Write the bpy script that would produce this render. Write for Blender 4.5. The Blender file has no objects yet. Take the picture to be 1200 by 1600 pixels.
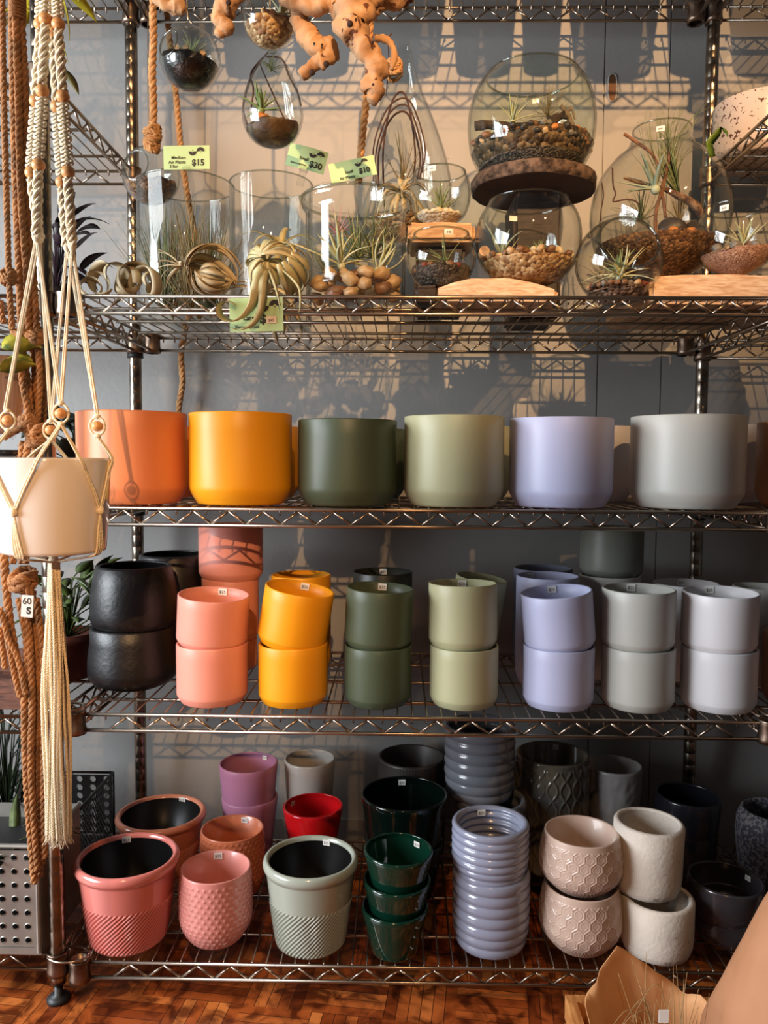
import bpy, math, random
import numpy as np
from mathutils import Vector, Matrix, Euler, noise
C = bpy.context.scene.collection
PI = math.pi
rnd = random.Random(7)
# ------------------------------------------------------------------ camera model
F = 1249.0; PITCH = .0653; YAW = .0179; ROLL = .0070
CAM = np.array([-.0367, -1.6879, .8956])
def _axes():
    c, s = math.cos(YAW), math.sin(YAW)
    fw = np.array([-s, c, 0]); rt = np.array([c, s, 0]); up = np.array([0, 0, 1.])
    cp, sp = math.cos(PITCH), math.sin(PITCH)
    f2 = fw*cp-up*sp; u2 = up*cp+fw*sp
    cr, sr = math.cos(ROLL), math.sin(ROLL)
    return rt*cr+u2*sr, u2*cr-rt*sr, f2
RT, UP, FW = _axes()
def ray(px, py): return RT*(px-600)/F - UP*(py-800)/F + FW
def atY(px, py, Y):
    d = ray(px, py); return CAM + d*(Y-CAM[1])/d[1]
def atZ(px, py, Z):
    d = ray(px, py); return CAM + d*(Z-CAM[2])/d[2]
def dep(P): return float((np.array(P)-CAM) @ FW)
def pix(P):
    q = np.array(P)-CAM; z = q @ FW
    return 600+F*(q@RT)/z, 800-F*(q@UP)/z
cd = bpy.data.cameras.new('camera'); co = bpy.data.objects.new('camera', cd); C.objects.link(co)
cd.sensor_fit = 'VERTICAL'; cd.sensor_height = 36; cd.lens = F/1600*36; cd.clip_start = .01
M = Matrix(((RT[0], UP[0], -FW[0], CAM[0]), (RT[1], UP[1], -FW[1], CAM[1]), (RT[2], UP[2], -FW[2], CAM[2]), (0, 0, 0, 1)))
co.matrix_world = M
sc = bpy.context.scene; sc.camera = co
# ------------------------------------------------------------------ materials
def lin(h):
    h = h.lstrip('#'); o = []
    for i in (0, 2, 4):
        c = int(h[i:i+2], 16)/255; o.append(c/12.92 if c <= .04045 else ((c+.055)/1.055)**2.4)
    return (*o, 1)
def mat(name, col, rough=.5, metal=0, spec=.5, bump=None, spots=None, vary=None, coat=0, trans=0, sss=0):
    """bump=(scale,strength) noise relief; spots=(scale,threshold,colour) specks of another colour; vary=(scale,colour2) mottled"""
    m = bpy.data.materials.new(name); m.use_nodes = True
    nt = m.node_tree; b = nt.nodes['Principled BSDF']
    b.inputs['Base Color'].default_value = lin(col); b.inputs['Roughness'].default_value = rough
    b.inputs['Metallic'].default_value = metal; b.inputs['Specular IOR Level'].default_value = spec
    b.inputs['Coat Weight'].default_value = coat; b.inputs['Coat Roughness'].default_value = .06
    if sss:
        b.inputs['Subsurface Weight'].default_value = sss; b.inputs['Subsurface Radius'].default_value = (.004, .003, .002)
    tc = nt.nodes.new('ShaderNodeTexCoord'); src = None
    L = nt.links.new
    if vary:
        n = nt.nodes.new('ShaderNodeTexNoise'); n.inputs['Scale'].default_value = vary[0]; n.inputs['Detail'].default_value = 6
        L(tc.outputs['Object'], n.inputs['Vector'])
        r = nt.nodes.new('ShaderNodeValToRGB'); r.color_ramp.elements[0].position = .35; r.color_ramp.elements[1].position = .65
        r.color_ramp.elements[0].color = lin(col); r.color_ramp.elements[1].color = lin(vary[1])
        L(n.outputs['Fac'], r.inputs['Fac']); src = r.outputs['Color']
    if spots:
        n = nt.nodes.new('ShaderNodeTexNoise'); n.inputs['Scale'].default_value = spots[0]; n.inputs['Detail'].default_value = 2
        L(tc.outputs['Object'], n.inputs['Vector'])
        r = nt.nodes.new('ShaderNodeValToRGB'); r.color_ramp.elements[0].position = spots[1]; r.color_ramp.elements[1].position = spots[1]+.03
        L(n.outputs['Fac'], r.inputs['Fac'])
        mx = nt.nodes.new('ShaderNodeMix'); mx.data_type = 'RGBA'
        L(r.outputs['Color'], mx.inputs['Factor'])
        if src: L(src, mx.inputs['A'])
        else: mx.inputs['A'].default_value = lin(col)
        mx.inputs['B'].default_value = lin(spots[2]); src = mx.outputs['Result']
    if src: L(src, b.inputs['Base Color'])
    if bump:
        n = nt.nodes.new('ShaderNodeTexNoise'); n.inputs['Scale'].default_value = bump[0]; n.inputs['Detail'].default_value = 4
        L(tc.outputs['Object'], n.inputs['Vector'])
        bp = nt.nodes.new('ShaderNodeBump'); bp.inputs['Strength'].default_value = bump[1]; bp.inputs['Distance'].default_value = .004
        L(n.outputs['Fac'], bp.inputs['Height']); L(bp.outputs['Normal'], b.inputs['Normal'])
    return m
def gravel_mat(name, c1, c2, c3, scale=190, rough=.7):
    m = mat(name, c1, rough); nt = m.node_tree; L = nt.links.new; b = nt.nodes['Principled BSDF']; tc = nt.nodes['Texture Coordinate']
    v = nt.nodes.new('ShaderNodeTexVoronoi'); v.inputs['Scale'].default_value = scale; L(tc.outputs['Object'], v.inputs['Vector'])
    s = nt.nodes.new('ShaderNodeSeparateColor'); L(v.outputs['Color'], s.inputs[0])
    r = nt.nodes.new('ShaderNodeValToRGB'); e = r.color_ramp.elements; e[0].color = lin(c1); e[1].color = lin(c3); e.new(.5).color = lin(c2); L(s.outputs[0], r.inputs['Fac']); L(r.outputs['Color'], b.inputs['Base Color'])
    iv = nt.nodes.new('ShaderNodeMath'); iv.operation = 'SUBTRACT'; iv.inputs[0].default_value = 1; L(v.outputs['Distance'], iv.inputs[1])
    bp = nt.nodes.new('ShaderNodeBump'); bp.inputs['Strength'].default_value = .9; bp.inputs['Distance'].default_value = .6/scale; L(iv.outputs[0], bp.inputs['Height']); L(bp.outputs['Normal'], b.inputs['Normal'])
    return m
def glass_mat(name, tint='#fbfcfb', base=.035, edge='#8a9288'):
    m = bpy.data.materials.new(name); m.use_nodes = True; nt = m.node_tree; nt.nodes.clear(); L = nt.links.new
    o = nt.nodes.new('ShaderNodeOutputMaterial'); mx = nt.nodes.new('ShaderNodeMixShader')
    lw = nt.nodes.new('ShaderNodeLayerWeight'); lw.inputs['Blend'].default_value = .5
    pw = nt.nodes.new('ShaderNodeMath'); pw.operation = 'POWER'; pw.inputs[1].default_value = 4.5
    fr = nt.nodes.new('ShaderNodeMath'); fr.operation = 'MULTIPLY_ADD'; fr.inputs[1].default_value = .8; fr.inputs[2].default_value = base
    L(lw.outputs['Facing'], pw.inputs[0]); L(pw.outputs[0], fr.inputs[0])
    rp = nt.nodes.new('ShaderNodeValToRGB'); rp.color_ramp.elements[0].color = lin(tint); rp.color_ramp.elements[1].color = lin(edge)
    rp.color_ramp.elements[0].position = .74
    L(lw.outputs['Facing'], rp.inputs['Fac'])
    t = nt.nodes.new('ShaderNodeBsdfTransparent'); g = nt.nodes.new('ShaderNodeBsdfGlossy'); g.inputs['Roughness'].default_value = .015
    L(rp.outputs['Color'], t.inputs['Color'])
    L(fr.outputs[0], mx.inputs['Fac']); L(t.outputs[0], mx.inputs[1]); L(g.outputs[0], mx.inputs[2]); L(mx.outputs[0], o.inputs['Surface'])
    return m
def wood_mat(name, c1, c2, scale=(6, 6, 60), rough=.6, bump=.25):
    m = mat(name, c1, rough); nt = m.node_tree; L = nt.links.new; b = nt.nodes['Principled BSDF']
    tc = nt.nodes['Texture Coordinate']; mp = nt.nodes.new('ShaderNodeMapping'); mp.inputs['Scale'].default_value = scale
    n = nt.nodes.new('ShaderNodeTexNoise'); n.inputs['Scale'].default_value = 4; n.inputs['Detail'].default_value = 8; n.inputs['Distortion'].default_value = .8
    r = nt.nodes.new('ShaderNodeValToRGB'); r.color_ramp.elements[0].color = lin(c1); r.color_ramp.elements[1].color = lin(c2)
    r.color_ramp.elements[0].position = .35; r.color_ramp.elements[1].position = .68
    L(tc.outputs['Object'], mp.inputs['Vector']); L(mp.outputs[0], n.inputs['Vector']); L(n.outputs['Fac'], r.inputs['Fac']); L(r.outputs['Color'], b.inputs['Base Color'])
    bp = nt.nodes.new('ShaderNodeBump'); bp.inputs['Strength'].default_value = bump; bp.inputs['Distance'].default_value = .003
    L(n.outputs['Fac'], bp.inputs['Height']); L(bp.outputs['Normal'], b.inputs['Normal'])
    return m
CHROME = mat('shelf_chrome', '#a89a8a', .28, 1, bump=(60, .05))
POSTM = mat('post_chrome', '#a09688', .25, 1, vary=(25, '#6d6257'))
RUST = mat('collar_metal', '#9a8878', .38, 1, vary=(40, '#5c4a3e'))
BLACKP = mat('black_plastic', '#17181a', .5)
GLASS = glass_mat('clear_glass')
GLASSG = glass_mat('greenish_glass', '#f8fbf7', .045); GLRIM = glass_mat('fire_polished_glass_edge', '#e6eae5', .16, '#c3c9c1')
# ------------------------------------------------------------------ mesh builder
def frames(P):
    P = np.asarray(P, float); n = len(P)
    T = np.gradient(P, axis=0); T /= np.maximum(np.linalg.norm(T, axis=1)[:, None], 1e-9)
    a = np.array([0, 0, 1.]) if abs(T[0][2]) < .9 else np.array([0, -1., 0])
    N = np.zeros_like(P); v = a - T[0]*(a@T[0]); N[0] = v/np.linalg.norm(v)
    for i in range(1, n):
        v = N[i-1]-T[i]*(N[i-1]@T[i]); N[i] = v/max(np.linalg.norm(v), 1e-9)
    return P, T, N, np.cross(T, N)
def smooth(pts, n=24):
    """Catmull-Rom through pts"""
    P = np.asarray(pts, float)
    if len(P) < 3: return np.array([P[0]+(P[-1]-P[0])*t for t in np.linspace(0, 1, n)])
    Q = np.vstack([2*P[0]-P[1], P, 2*P[-1]-P[-2]]); out = []
    for t in np.linspace(0, len(P)-1-1e-6, n):
        i = int(t); u = t-i; a, b, c, d = Q[i], Q[i+1], Q[i+2], Q[i+3]
        out.append(.5*((2*b)+(c-a)*u+(2*a-5*b+4*c-d)*u*u+(3*b-a-3*c+d)*u**3))
    return np.array(out)
class MB:
    def __init__(s): s.v = []; s.f = []; s.n = 0
    def add(s, V, Fc):
        V = np.asarray(V, float); s.v.append(V); o = s.n; s.f += [tuple(i+o for i in q) for q in Fc]; s.n += len(V); return s
    def tube(s, path, r, n=8, rb=None, cap=True, roll=0, fr=None):
        P, T, N, B = fr or frames(path); m = len(P)
        ra = np.broadcast_to(np.asarray(r, float), (m,)); rb = ra if rb is None else np.broadcast_to(np.asarray(rb, float), (m,))
        a = np.arange(n)*2*PI/n + roll
        V = P[:, None]+N[:, None]*(np.cos(a)[None, :, None]*ra[:, None, None])+B[:, None]*(np.sin(a)[None, :, None]*rb[:, None, None])
        Fc = [(i*n+j, i*n+(j+1) % n, (i+1)*n+(j+1) % n, (i+1)*n+j) for i in range(m-1) for j in range(n)]
        if cap: Fc += [tuple(range(n))[::-1], tuple((m-1)*n+j for j in range(n))]
        return s.add(V.reshape(-1, 3), Fc)
    def rod(s, a, b, r, n=6): return s.tube([a, b], r, n)
    def ring(s, c, R, r, n=20, k=6, ax='z', arc=1):
        t = np.linspace(0, 2*PI*arc, n+1); z = 0*t
        d = {'z': (np.cos(t), np.sin(t), z), 'y': (np.cos(t), z, np.sin(t)), 'x': (z, np.cos(t), np.sin(t))}[ax]
        return s.tube(np.stack(d, 1)*R+np.array(c), r, k)
    def lathe(s, prof, n=48, disp=None, c=(0, 0, 0), nd=None):
        """prof (r,z); r=0 ends become poles; disp(theta array, r, z) on the first nd rows"""
        a = np.arange(n)*2*PI/n; V = []; rows = []; Fc = []; k = 0
        for i, (r, z) in enumerate(prof):
            if r < 1e-7: V.append([[0, 0, z]]); rows.append((k, 1)); k += 1
            else:
                rr = np.full(n, r)
                if disp is not None and (nd is None or i < nd): rr = rr+disp(a, r, z)
                V.append(np.stack([rr*np.cos(a), rr*np.sin(a), np.full(n, z)], 1)); rows.append((k, n)); k += n
        for (o, p), (o2, p2) in zip(rows, rows[1:]):
            for j in range(n):
                j2 = (j+1) % n
                if p == 1 and p2 == 1: break
                if p == 1: Fc.append((o, o2+j2, o2+j))
                elif p2 == 1: Fc.append((o+j, o+j2, o2))
                else: Fc.append((o+j, o+j2, o2+j2, o2+j))
        return s.add(np.vstack([np.asarray(x, float) for x in V])+np.array(c), Fc)
    def box(s, lo, hi, rot=None, c=(0, 0, 0)):
        x, y, z = lo; X, Y, Z = hi
        V = np.array([(x, y, z), (X, y, z), (X, Y, z), (x, Y, z), (x, y, Z), (X, y, Z), (X, Y, Z), (x, Y, Z)], float)
        if rot: V = V @ np.array(Euler(rot).to_matrix()).T
        return s.add(V+np.array(c), [(3, 2, 1, 0), (4, 5, 6, 7), (0, 1, 5, 4), (1, 2, 6, 5), (2, 3, 7, 6), (3, 0, 4, 7)])
    def ball(s, c, r, n=12, m=8, rough=0, seed=0):
        r = (r, r, r) if not hasattr(r, '__len__') else r
        V = [(0, 0, -1)]+[(math.cos(2*PI*j/n)*math.sin(PI*i/m), math.sin(2*PI*j/n)*math.sin(PI*i/m), -math.cos(PI*i/m)) for i in range(1, m) for j in range(n)]+[(0, 0, 1)]
        if rough: V = [np.array(v)*(1+rough*noise.noise(Vector(v)*1.6+Vector((seed, seed*2, 0)))) for v in V]
        Fc = [(0, 1+(j+1) % n, 1+j) for j in range(n)]
        for i in range(m-2): Fc += [(1+i*n+j, 1+i*n+(j+1) % n, 1+(i+1)*n+(j+1) % n, 1+(i+1)*n+j) for j in range(n)]
        l = 1+(m-1)*n; Fc += [(l-n+j, l-n+(j+1) % n, l) for j in range(n)]
        return s.add(np.array(V)*np.array(r)+np.array(c), Fc)
    def rope(s, path, r, pitch=None, n=6, k=3, fuzz=0):
        P = np.asarray(path, float); L = np.linalg.norm(np.diff(P, axis=0), axis=1).sum(); pitch = pitch or r*5.5
        m = max(8, int(L/pitch*7)); P = resample(P, m); P, T, N, B = frames(P)
        t = np.linspace(0, L, m)*2*PI/pitch
        for q in range(k):
            a = t+2*PI*q/k
            s.tube(P+(N*np.cos(a)[:, None]+B*np.sin(a)[:, None])*r*.52, r*.56, n)
        return s
    def build(s, name, m, parent=None, loc=None, flat=False, rot=None, sharp=None):
        me = bpy.data.meshes.new(name)
        V = np.vstack(s.v); me.from_pydata(V.tolist(), [], s.f); me.update()
        if m: me.materials.append(m)
        if not flat:
            me.shade_smooth()
            if sharp is not None: me.set_sharp_from_angle(angle=sharp)
        o = bpy.data.objects.new(name, me); C.objects.link(o)
        if parent: o.parent = parent
        if loc is not None: o.location = [float(x) for x in loc]
        if rot is not None: o.rotation_euler = rot
        return o
def resample(P, m):
    P = np.asarray(P, float); d = np.r_[0, np.cumsum(np.linalg.norm(np.diff(P, axis=0), axis=1))]
    t = np.linspace(0, d[-1], m); return np.stack([np.interp(t, d, P[:, i]) for i in range(3)], 1)
def tag(o, label, cat, group=None, kind=None):
    o['label'] = label; o['category'] = cat
    if group: o['group'] = group
    if kind: o['kind'] = kind
    return o
def thing(name, label, cat, loc=(0, 0, 0), group=None, rot=None):
    o = bpy.data.objects.new(name, None); C.objects.link(o); o.location = [float(x) for x in loc]
    if rot is not None: o.rotation_euler = rot
    o.empty_display_size = .02
    return tag(o, label, cat, group)
def dup(o, loc=None, rot=None, label=None):
    r = o.copy(); C.objects.link(r)
    if loc is not None: r.location = [float(x) for x in loc]
    if rot is not None: r.rotation_euler = rot
    if label: r['label'] = label
    for ch in list(o.children):
        c = ch.copy(); C.objects.link(c); c.parent = r
        for g in ch.children:
            d = g.copy(); C.objects.link(d); d.parent = c
    return r
def struct(o): o['kind'] = 'structure'; return o
def text_mb(s, size, align='LEFT', x=0, z=0, y=0, bold=0):
    cu = bpy.data.curves.new('lettering', 'FONT'); cu.body = s; cu.size = size; cu.align_x = align; cu.offset = bold; cu.resolution_u = 3
    ob = bpy.data.objects.new('lettering', cu); C.objects.link(ob)
    me = bpy.data.meshes.new_from_object(ob.evaluated_get(bpy.context.evaluated_depsgraph_get()))
    V = [(v.co.x+x, y, v.co.y+z) for v in me.vertices]; Fc = [tuple(p.vertices) for p in me.polygons]
    bpy.data.objects.remove(ob); bpy.data.curves.remove(cu); bpy.data.meshes.remove(me)
    return V, Fc
# ------------------------------------------------------------------ setting
WALLY = .075
def wall_material():
    m = mat('grey_wall_paint', '#949390', .55, vary=(2.2, '#8b8a88'), bump=(90, .12)); return m
WALL = wall_material()
mb = MB(); x1 = atY(940, 300, WALLY)[0]; x2 = atY(1044, 200, WALLY)[0]
mb.box((-2.6, WALLY, 0), (x1-.0015, WALLY+.06, 2.9)); mb.box((x1+.0015, WALLY, 0), (x2-.0012, WALLY+.06, 2.9)); mb.box((x2+.0012, WALLY, 0), (2.4, WALLY+.06, 2.9))
mb.box((-2.6, WALLY+.004, 0), (2.4, WALLY+.05, 2.9))
struct(mb.build('wall_back', WALL, flat=True))
def floor_material():
    m = mat('parquet', '#9a4f22', .35); nt = m.node_tree; L = nt.links.new; N = nt.nodes.new; b = nt.nodes['Principled BSDF']
    tc = nt.nodes['Texture Coordinate']; mp = N('ShaderNodeMapping'); mp.inputs['Rotation'].default_value = (0, 0, .12); L(tc.outputs['Object'], mp.inputs['Vector'])
    ck = N('ShaderNodeTexChecker'); ck.inputs['Scale'].default_value = 8.6; L(mp.outputs[0], ck.inputs['Vector'])
    sx = N('ShaderNodeSeparateXYZ'); L(mp.outputs[0], sx.inputs[0])
    mx = N('ShaderNodeMix'); L(ck.outputs['Fac'], mx.inputs['Factor']); L(sx.outputs['X'], mx.inputs['A']); L(sx.outputs['Y'], mx.inputs['B'])
    mu = N('ShaderNodeMath'); mu.operation = 'MULTIPLY'; mu.inputs[1].default_value = 51.6; L(mx.outputs['Result'], mu.inputs[0])
    fl = N('ShaderNodeMath'); fl.operation = 'FLOOR'; L(mu.outputs[0], fl.inputs[0])
    fr = N('ShaderNodeMath'); fr.operation = 'FRACT'; L(mu.outputs[0], fr.inputs[0])
    v = N('ShaderNodeVectorMath'); v.operation = 'SNAP'; v.inputs[1].default_value = (.11628, .11628, 1); L(mp.outputs[0], v.inputs[0])
    v2 = N('ShaderNodeVectorMath'); v2.operation = 'ADD'; L(v.outputs[0], v2.inputs[0]); L(fl.outputs[0], v2.inputs[1])
    wn = N('ShaderNodeTexWhiteNoise'); L(v2.outputs[0], wn.inputs['Vector'])
    r = N('ShaderNodeValToRGB'); e = r.color_ramp.elements; e[0].color = lin('#7a3512'); e[1].color = lin('#d0793a'); e.new(.5).color = lin('#a95322'); L(wn.outputs['Value'], r.inputs['Fac'])
    no = N('ShaderNodeTexNoise'); no.inputs['Scale'].default_value = 18; no.inputs['Detail'].default_value = 8; no.inputs['Distortion'].default_value = 1.5; L(mp.outputs[0], no.inputs['Vector'])
    rr = N('ShaderNodeValToRGB'); rr.color_ramp.elements[0].position = .38; rr.color_ramp.elements[0].color = lin('#6e5a50'); rr.color_ramp.elements[1].position = .6; L(no.outputs['Fac'], rr.inputs['Fac'])
    m1 = N('ShaderNodeMix'); m1.data_type = 'RGBA'; m1.blend_type = 'MULTIPLY'; m1.inputs['Factor'].default_value = .9; L(r.outputs['Color'], m1.inputs['A']); L(rr.outputs['Color'], m1.inputs['B'])
    g = N('ShaderNodeMath'); g.operation = 'LESS_THAN'; g.inputs[1].default_value = .06; L(fr.outputs[0], g.inputs[0])
    m2 = N('ShaderNodeMix'); m2.data_type = 'RGBA'; L(g.outputs[0], m2.inputs['Factor']); L(m1.outputs['Result'], m2.inputs['A']); m2.inputs['B'].default_value = lin('#2a130a')
    L(m2.outputs['Result'], b.inputs['Base Color']); return m
mb = MB(); mb.box((-2.6, -4.5, -.05), (2.4, WALLY+.06, 0)); struct(mb.build('floor', floor_material(), flat=True))
mb = MB(); mb.box((-2.6, WALLY-.012, 0), (2.4, WALLY, .085)); struct(mb.build('baseboard_back', WALL, flat=True))
p = atY(957, 137, WALLY); o = MB(); t = np.linspace(0, 1, 24)
ov = [(math.copysign(abs(math.cos(a))**.6, math.cos(a))*.009, math.copysign(abs(math.sin(a))**.6, math.sin(a))*.0285) for a in np.linspace(0, 2*PI, 25)]
o.tube([(x, 0, z) for x, z in ov], .0022, 6); root = thing('finger_pull', 'small oval recessed finger pull on the grey wall panel', 'finger pull', (p[0], WALLY, p[2]))
o.build('pull_rim', WALL, root)
o = MB(); o.add([(x, -.0012, z) for x, z in ov[:-1]], [tuple(range(24))]); o.build('recess', mat('brown_recess', '#5f3d22', .7), root, flat=True)
# ------------------------------------------------------------------ wire shelving
W = .592; D = .43; ZT, Z2, Z3, Z4 = 1.147, .816, .482, .066
ZUP, ZSIDE = 1.812, 1.488
def truss(a, b, h=.026, period=.0555, zig=True, ends=.03):
    a = np.array(a, float); b = np.array(b, float); m = MB(); L = np.linalg.norm(b-a); u = (b-a)/L; dz = np.array([0, 0, -h])
    m.rod(a, b, .0032); m.rod(a+dz, b+dz, .0032)
    n = int((L-2*ends)/(period/2)); s0 = (L-n*period/2)/2
    pts = [a+u*(s0+i*period/2)+dz*(.15 if i % 2 else .9) for i in range(n+1)]
    for p, q in zip(pts, pts[1:]): m.rod(p, q, .0021, 5)
    return m
def collar(p):
    m = MB(); m.lathe([(.0130, -.032), (.0172, -.032), (.0178, -.024), (.0166, -.018), (.0166, -.004), (.0176, .004), (.0172, .006), (.0130, .006), (.0130, -.032)], 20)
    return m
def shelf(label, X0, X1, Z, group='wire shelves', tilt=0, period=.0555):
    root = thing('wire_shelf', label, 'shelf', (0, 0, 0), group)
    yf, yb = -D, 0.0
    for nm, a, b in (('front_truss', (X0+.016, yf, Z), (X1-.016, yf, Z)), ('back_truss', (X0+.016, yb, Z), (X1-.016, yb, Z)), ('side_truss', (X0, -D+.016, Z), (X0, -.016, Z)), ('side_truss', (X1, -D+.016, Z), (X1, -.016, Z))):
        truss(a, b, period=period).build(nm, CHROME, root)
    m = MB(); n = int((X1-X0-.05)/.0235)
    for i in range(n+1):
        x = X0+.025+(X1-X0-.05)*i/n
        m.tube([(x, yf+.004, Z-.010), (x, yf+.004, Z-.001), (x, yf+.007, Z+.0022), (x, yb-.007, Z+.0022), (x, yb-.004, Z-.001), (x, yb-.004, Z-.010)], .0015, 5)
    m.build('wire_deck', CHROME, root)
    for y in (-.34, -.215, -.09): MB().rod((X0, y, Z-.0028), (X1, y, Z-.0028), .0030).build('cross_rod', CHROME, root)
    for x in (X0, X1):
        for y in (-D, 0): collar(0).build('corner_collar', RUST, root, (x, y, Z))
    return root
XI = W-.036
shelf('chromed wire shelf carrying the glass terrariums and curled air plants', -XI, XI, ZT)
shelf('chromed wire shelf carrying the six large matte pots', -XI, XI, Z2)
shelf('chromed wire shelf carrying the pairs of stacked straight pots', -XI, XI, Z3)
shelf('lowest chromed wire shelf with glazed patterned pots just above the parquet', -XI, XI, Z4)
shelf('chromed wire shelf at the very top above the driftwood and hanging globes', -XI, XI, ZUP)
XL0, XL1 = -W-1.1, -W
shelf('wire shelf of the left unit at globe height, seen from below behind the macrame', XL0, XL1, ZSIDE)
shelf('wire shelf of the left unit under the dark purple plant', XL0, XL1, ZT)
shelf('wire shelf of the left unit behind the white hanging planter', XL0, XL1, Z2)
shelf('wire shelf of the left unit under the wooden box', XL0, XL1, Z3-.005)
shelf('lowest wire shelf of the left unit under the perforated grey tray', XL0, XL1, Z4+.012)
shelf('wire shelf of the left unit at the very top behind the hanger cords', XL0, XL1, ZUP)
shelf('wire shelf of the right unit at the very top right corner', W, W+1.0, ZUP)
shelf('wire shelf of the right unit under the speckled white pot', W, W+1.0, ZSIDE)
shelf('wire shelf of the right unit level with the terrarium shelf', W, W+1.0, ZT-.01)
shelf('wire shelf of the right unit under the tan pot at the right edge', W-.02, W+1.0, Z2)
shelf('wire shelf of the right unit under the tan straight pot', W-.02, W+1.0, Z3)
shelf('lowest wire shelf of the right unit under the rough stone pot', W-.02, W+1.0, Z4)
def post(label, x, y, z1=2.05):
    root = thing('shelf_post', label, 'post', (x, y, 0), 'shelf posts')
    pr = [(0, .03), (.0127, .03)]; z = .045
    while z < z1: pr += [(.0127, z), (.01245, z+.0008), (.01245, z+.0018), (.0127, z+.0026)]; z += .0254
    pr += [(.0127, z1), (0, z1)]
    MB().lathe(pr, 18).build('pole', POSTM, root)
    MB().lathe([(0, 0), (.019, 0), (.0195, .004), (.015, .009), (.007, .011), (.007, .03), (0, .03)], 18).build('leveling_foot', BLACKP, root)
    m = MB()
    for zz in ((ZT, Z2, Z3) if y == 0 else ()): m.lathe([(.0128, zz-.042), (.0165, zz-.042), (.0160, zz-.032), (.0128, zz-.032), (.0128, zz-.042)], 18)
    if m.v: m.build('sleeve_ring', BLACKP, root)
    return root
post('tall chromed grooved post against the wall behind the peach pot', -W, 0)
post('tall chromed grooved post against the wall beside the speckled pot', W, 0)
post('tall chromed front post on a round black foot behind the cream tassel', -W, -D)
# S hooks that tie the low shelves to the front post
for zz, lb in ((Z4, 'steel hook tying the lowest shelf to the front post'), (Z3, 'steel hook tying the straight-pot shelf to the front post')):
    m = MB(); t = np.linspace(0, 2*PI, 30)
    m.tube(np.stack([-W+.018+.036*np.cos(t)*.95, -D+.0215*np.sin(t), np.full(30, zz+.012)], 1), .0022, 6)
    tag(m.build('shelf_hook', CHROME), lb, 'hook')
# ------------------------------------------------------------------ pots
STICK = mat('sticker_paper', '#efece6', .6); INK = mat('ink', '#2b2724', .7)
def sticker(parent, R, z, ang, w=.013, h=.0105, txt='$25', rot=0):
    """price sticker on the inside (R<0 side faces the axis) of a rim; ang = direction from the axis"""
    m = MB(); n = 5; V = []; Fc = []
    for i in range(n):
        a = (i/(n-1)-.5)*w/R
        for zz in (0, h):
            V += [((R)*math.cos(ang+a), (R)*math.sin(ang+a), z+zz)]
    for i in range(n):
        a = (i/(n-1)-.5)*w/R
        for zz in (0, h): V += [((R-.0006)*math.cos(ang+a), (R-.0006)*math.sin(ang+a), z+zz)]
    o = 2*n
    for i in range(n-1):
        Fc += [(2*i, 2*i+1, 2*i+3, 2*i+2), (o+2*i, o+2*i+2, o+2*i+3, o+2*i+1), (2*i, 2*i+2, o+2*i+2, o+2*i), (2*i+1, o+2*i+1, o+2*i+3, 2*i+3)]
    Fc += [(0, o, o+1, 1), (2*n-2, 2*n-1, o+2*n-1, o+2*n-2)]
    s = m.add(V, Fc).build('price_sticker', STICK, parent, flat=True)
    if txt:
        V, Fc = text_mb(txt, h*.62, 'CENTER'); out = []
        for x, _, zz in V:
            a = ang-x/R; out.append(((R-.0010)*math.cos(a), (R-.0010)*math.sin(a), z+h*.28+zz))
        MB().add(out, Fc).build('price_lettering', INK, s, flat=True)
def prof_cyl(R, H, t=.0045, ch=.15, hz=.16):
    o = [(0, 0), (R*(1-ch)-.004, 0), (R*(1-ch), .0015)]
    o += [(R*(1-ch)+R*ch*f, .0015+H*hz*(.12+.88*f**1.5)) for f in (.12, .35, .6, .8)]+[(R*.990, H*hz*.98), (R*.997, H*hz*1.12), (R, H*hz*1.3)]
    o += [(R, H*.35), (R, H*.6), (R, H*.8), (R, H-.002), (R-.0006, H-.0005), (R-.0018, H)]
    i = [(R-t, H-.0008), (R-t, H*.8), (R-t, H*.4), (R-t, H*.22), (R*(1-ch)-t, .012), (0, .010)]
    return o, i
def prof_list(pts, t, inner=None):
    o = [(0, 0)]+pts; R, H = pts[-1]
    i = [(R-t*.5, H+t*.2), (R-t, H-.001)]+[(max(r-t, .005), z) for r, z in pts[::-1][1:] if z > t*1.2]+[(max(pts[0][0]-t, .004), t*1.3), (0, t*1.3)]
    return o, i
def make_pot(name, label, cat, pos, profile, m, group=None, rot=None, n=64, disp=None, inner_mat=None, stick=None):
    """pos is the point under the pot's axis on its support; profile=(outer,inner) lists of (r,z)"""
    root = thing(name, label, cat, pos, group, rot)
    o, i = profile
    if inner_mat:
        k = max(range(len(i)), key=lambda q: i[q][1])
        MB().lathe(o+i[:2], n, disp, nd=len(o)).build('body', m, root)
        MB().lathe(i[1:], n).build('inside', inner_mat, root)
    else: MB().lathe(o+i, n, disp, nd=len(o)).build('body', m, root)
    if stick:
        ang, dz, w = stick[:3]; q = sorted((z, r) for r, z in i); zt = o[-1][1]-dz
        Rr = float(np.interp(zt, [z for z, r in q], [r for z, r in q]))-.0010 if len(stick) < 4 else stick[3]
        sticker(root, Rr, o[-1][1]-dz, ang, w, w*.8)
    return root
def fitpot(x0, x1, ytf, Y, Z, px_y=None):
    """world axis position, radius and height from the outline x0..x1 and the front rim row ytf in the photo"""
    xc = (x0+x1)/2; py = px_y or ytf+40
    P = atY(xc, py, Y); R = (x1-x0)/2*dep(P)/F*.995
    t = atY(xc, ytf, Y-R); return (P[0], Y, Z), R, t[2]-Z
TOPZ = .0040       # deck wires stand this far above the rail line
def satin(name, col, rough=.42, **k): return mat(name, col, rough, spec=.45, bump=(300, .02), **k)
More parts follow.
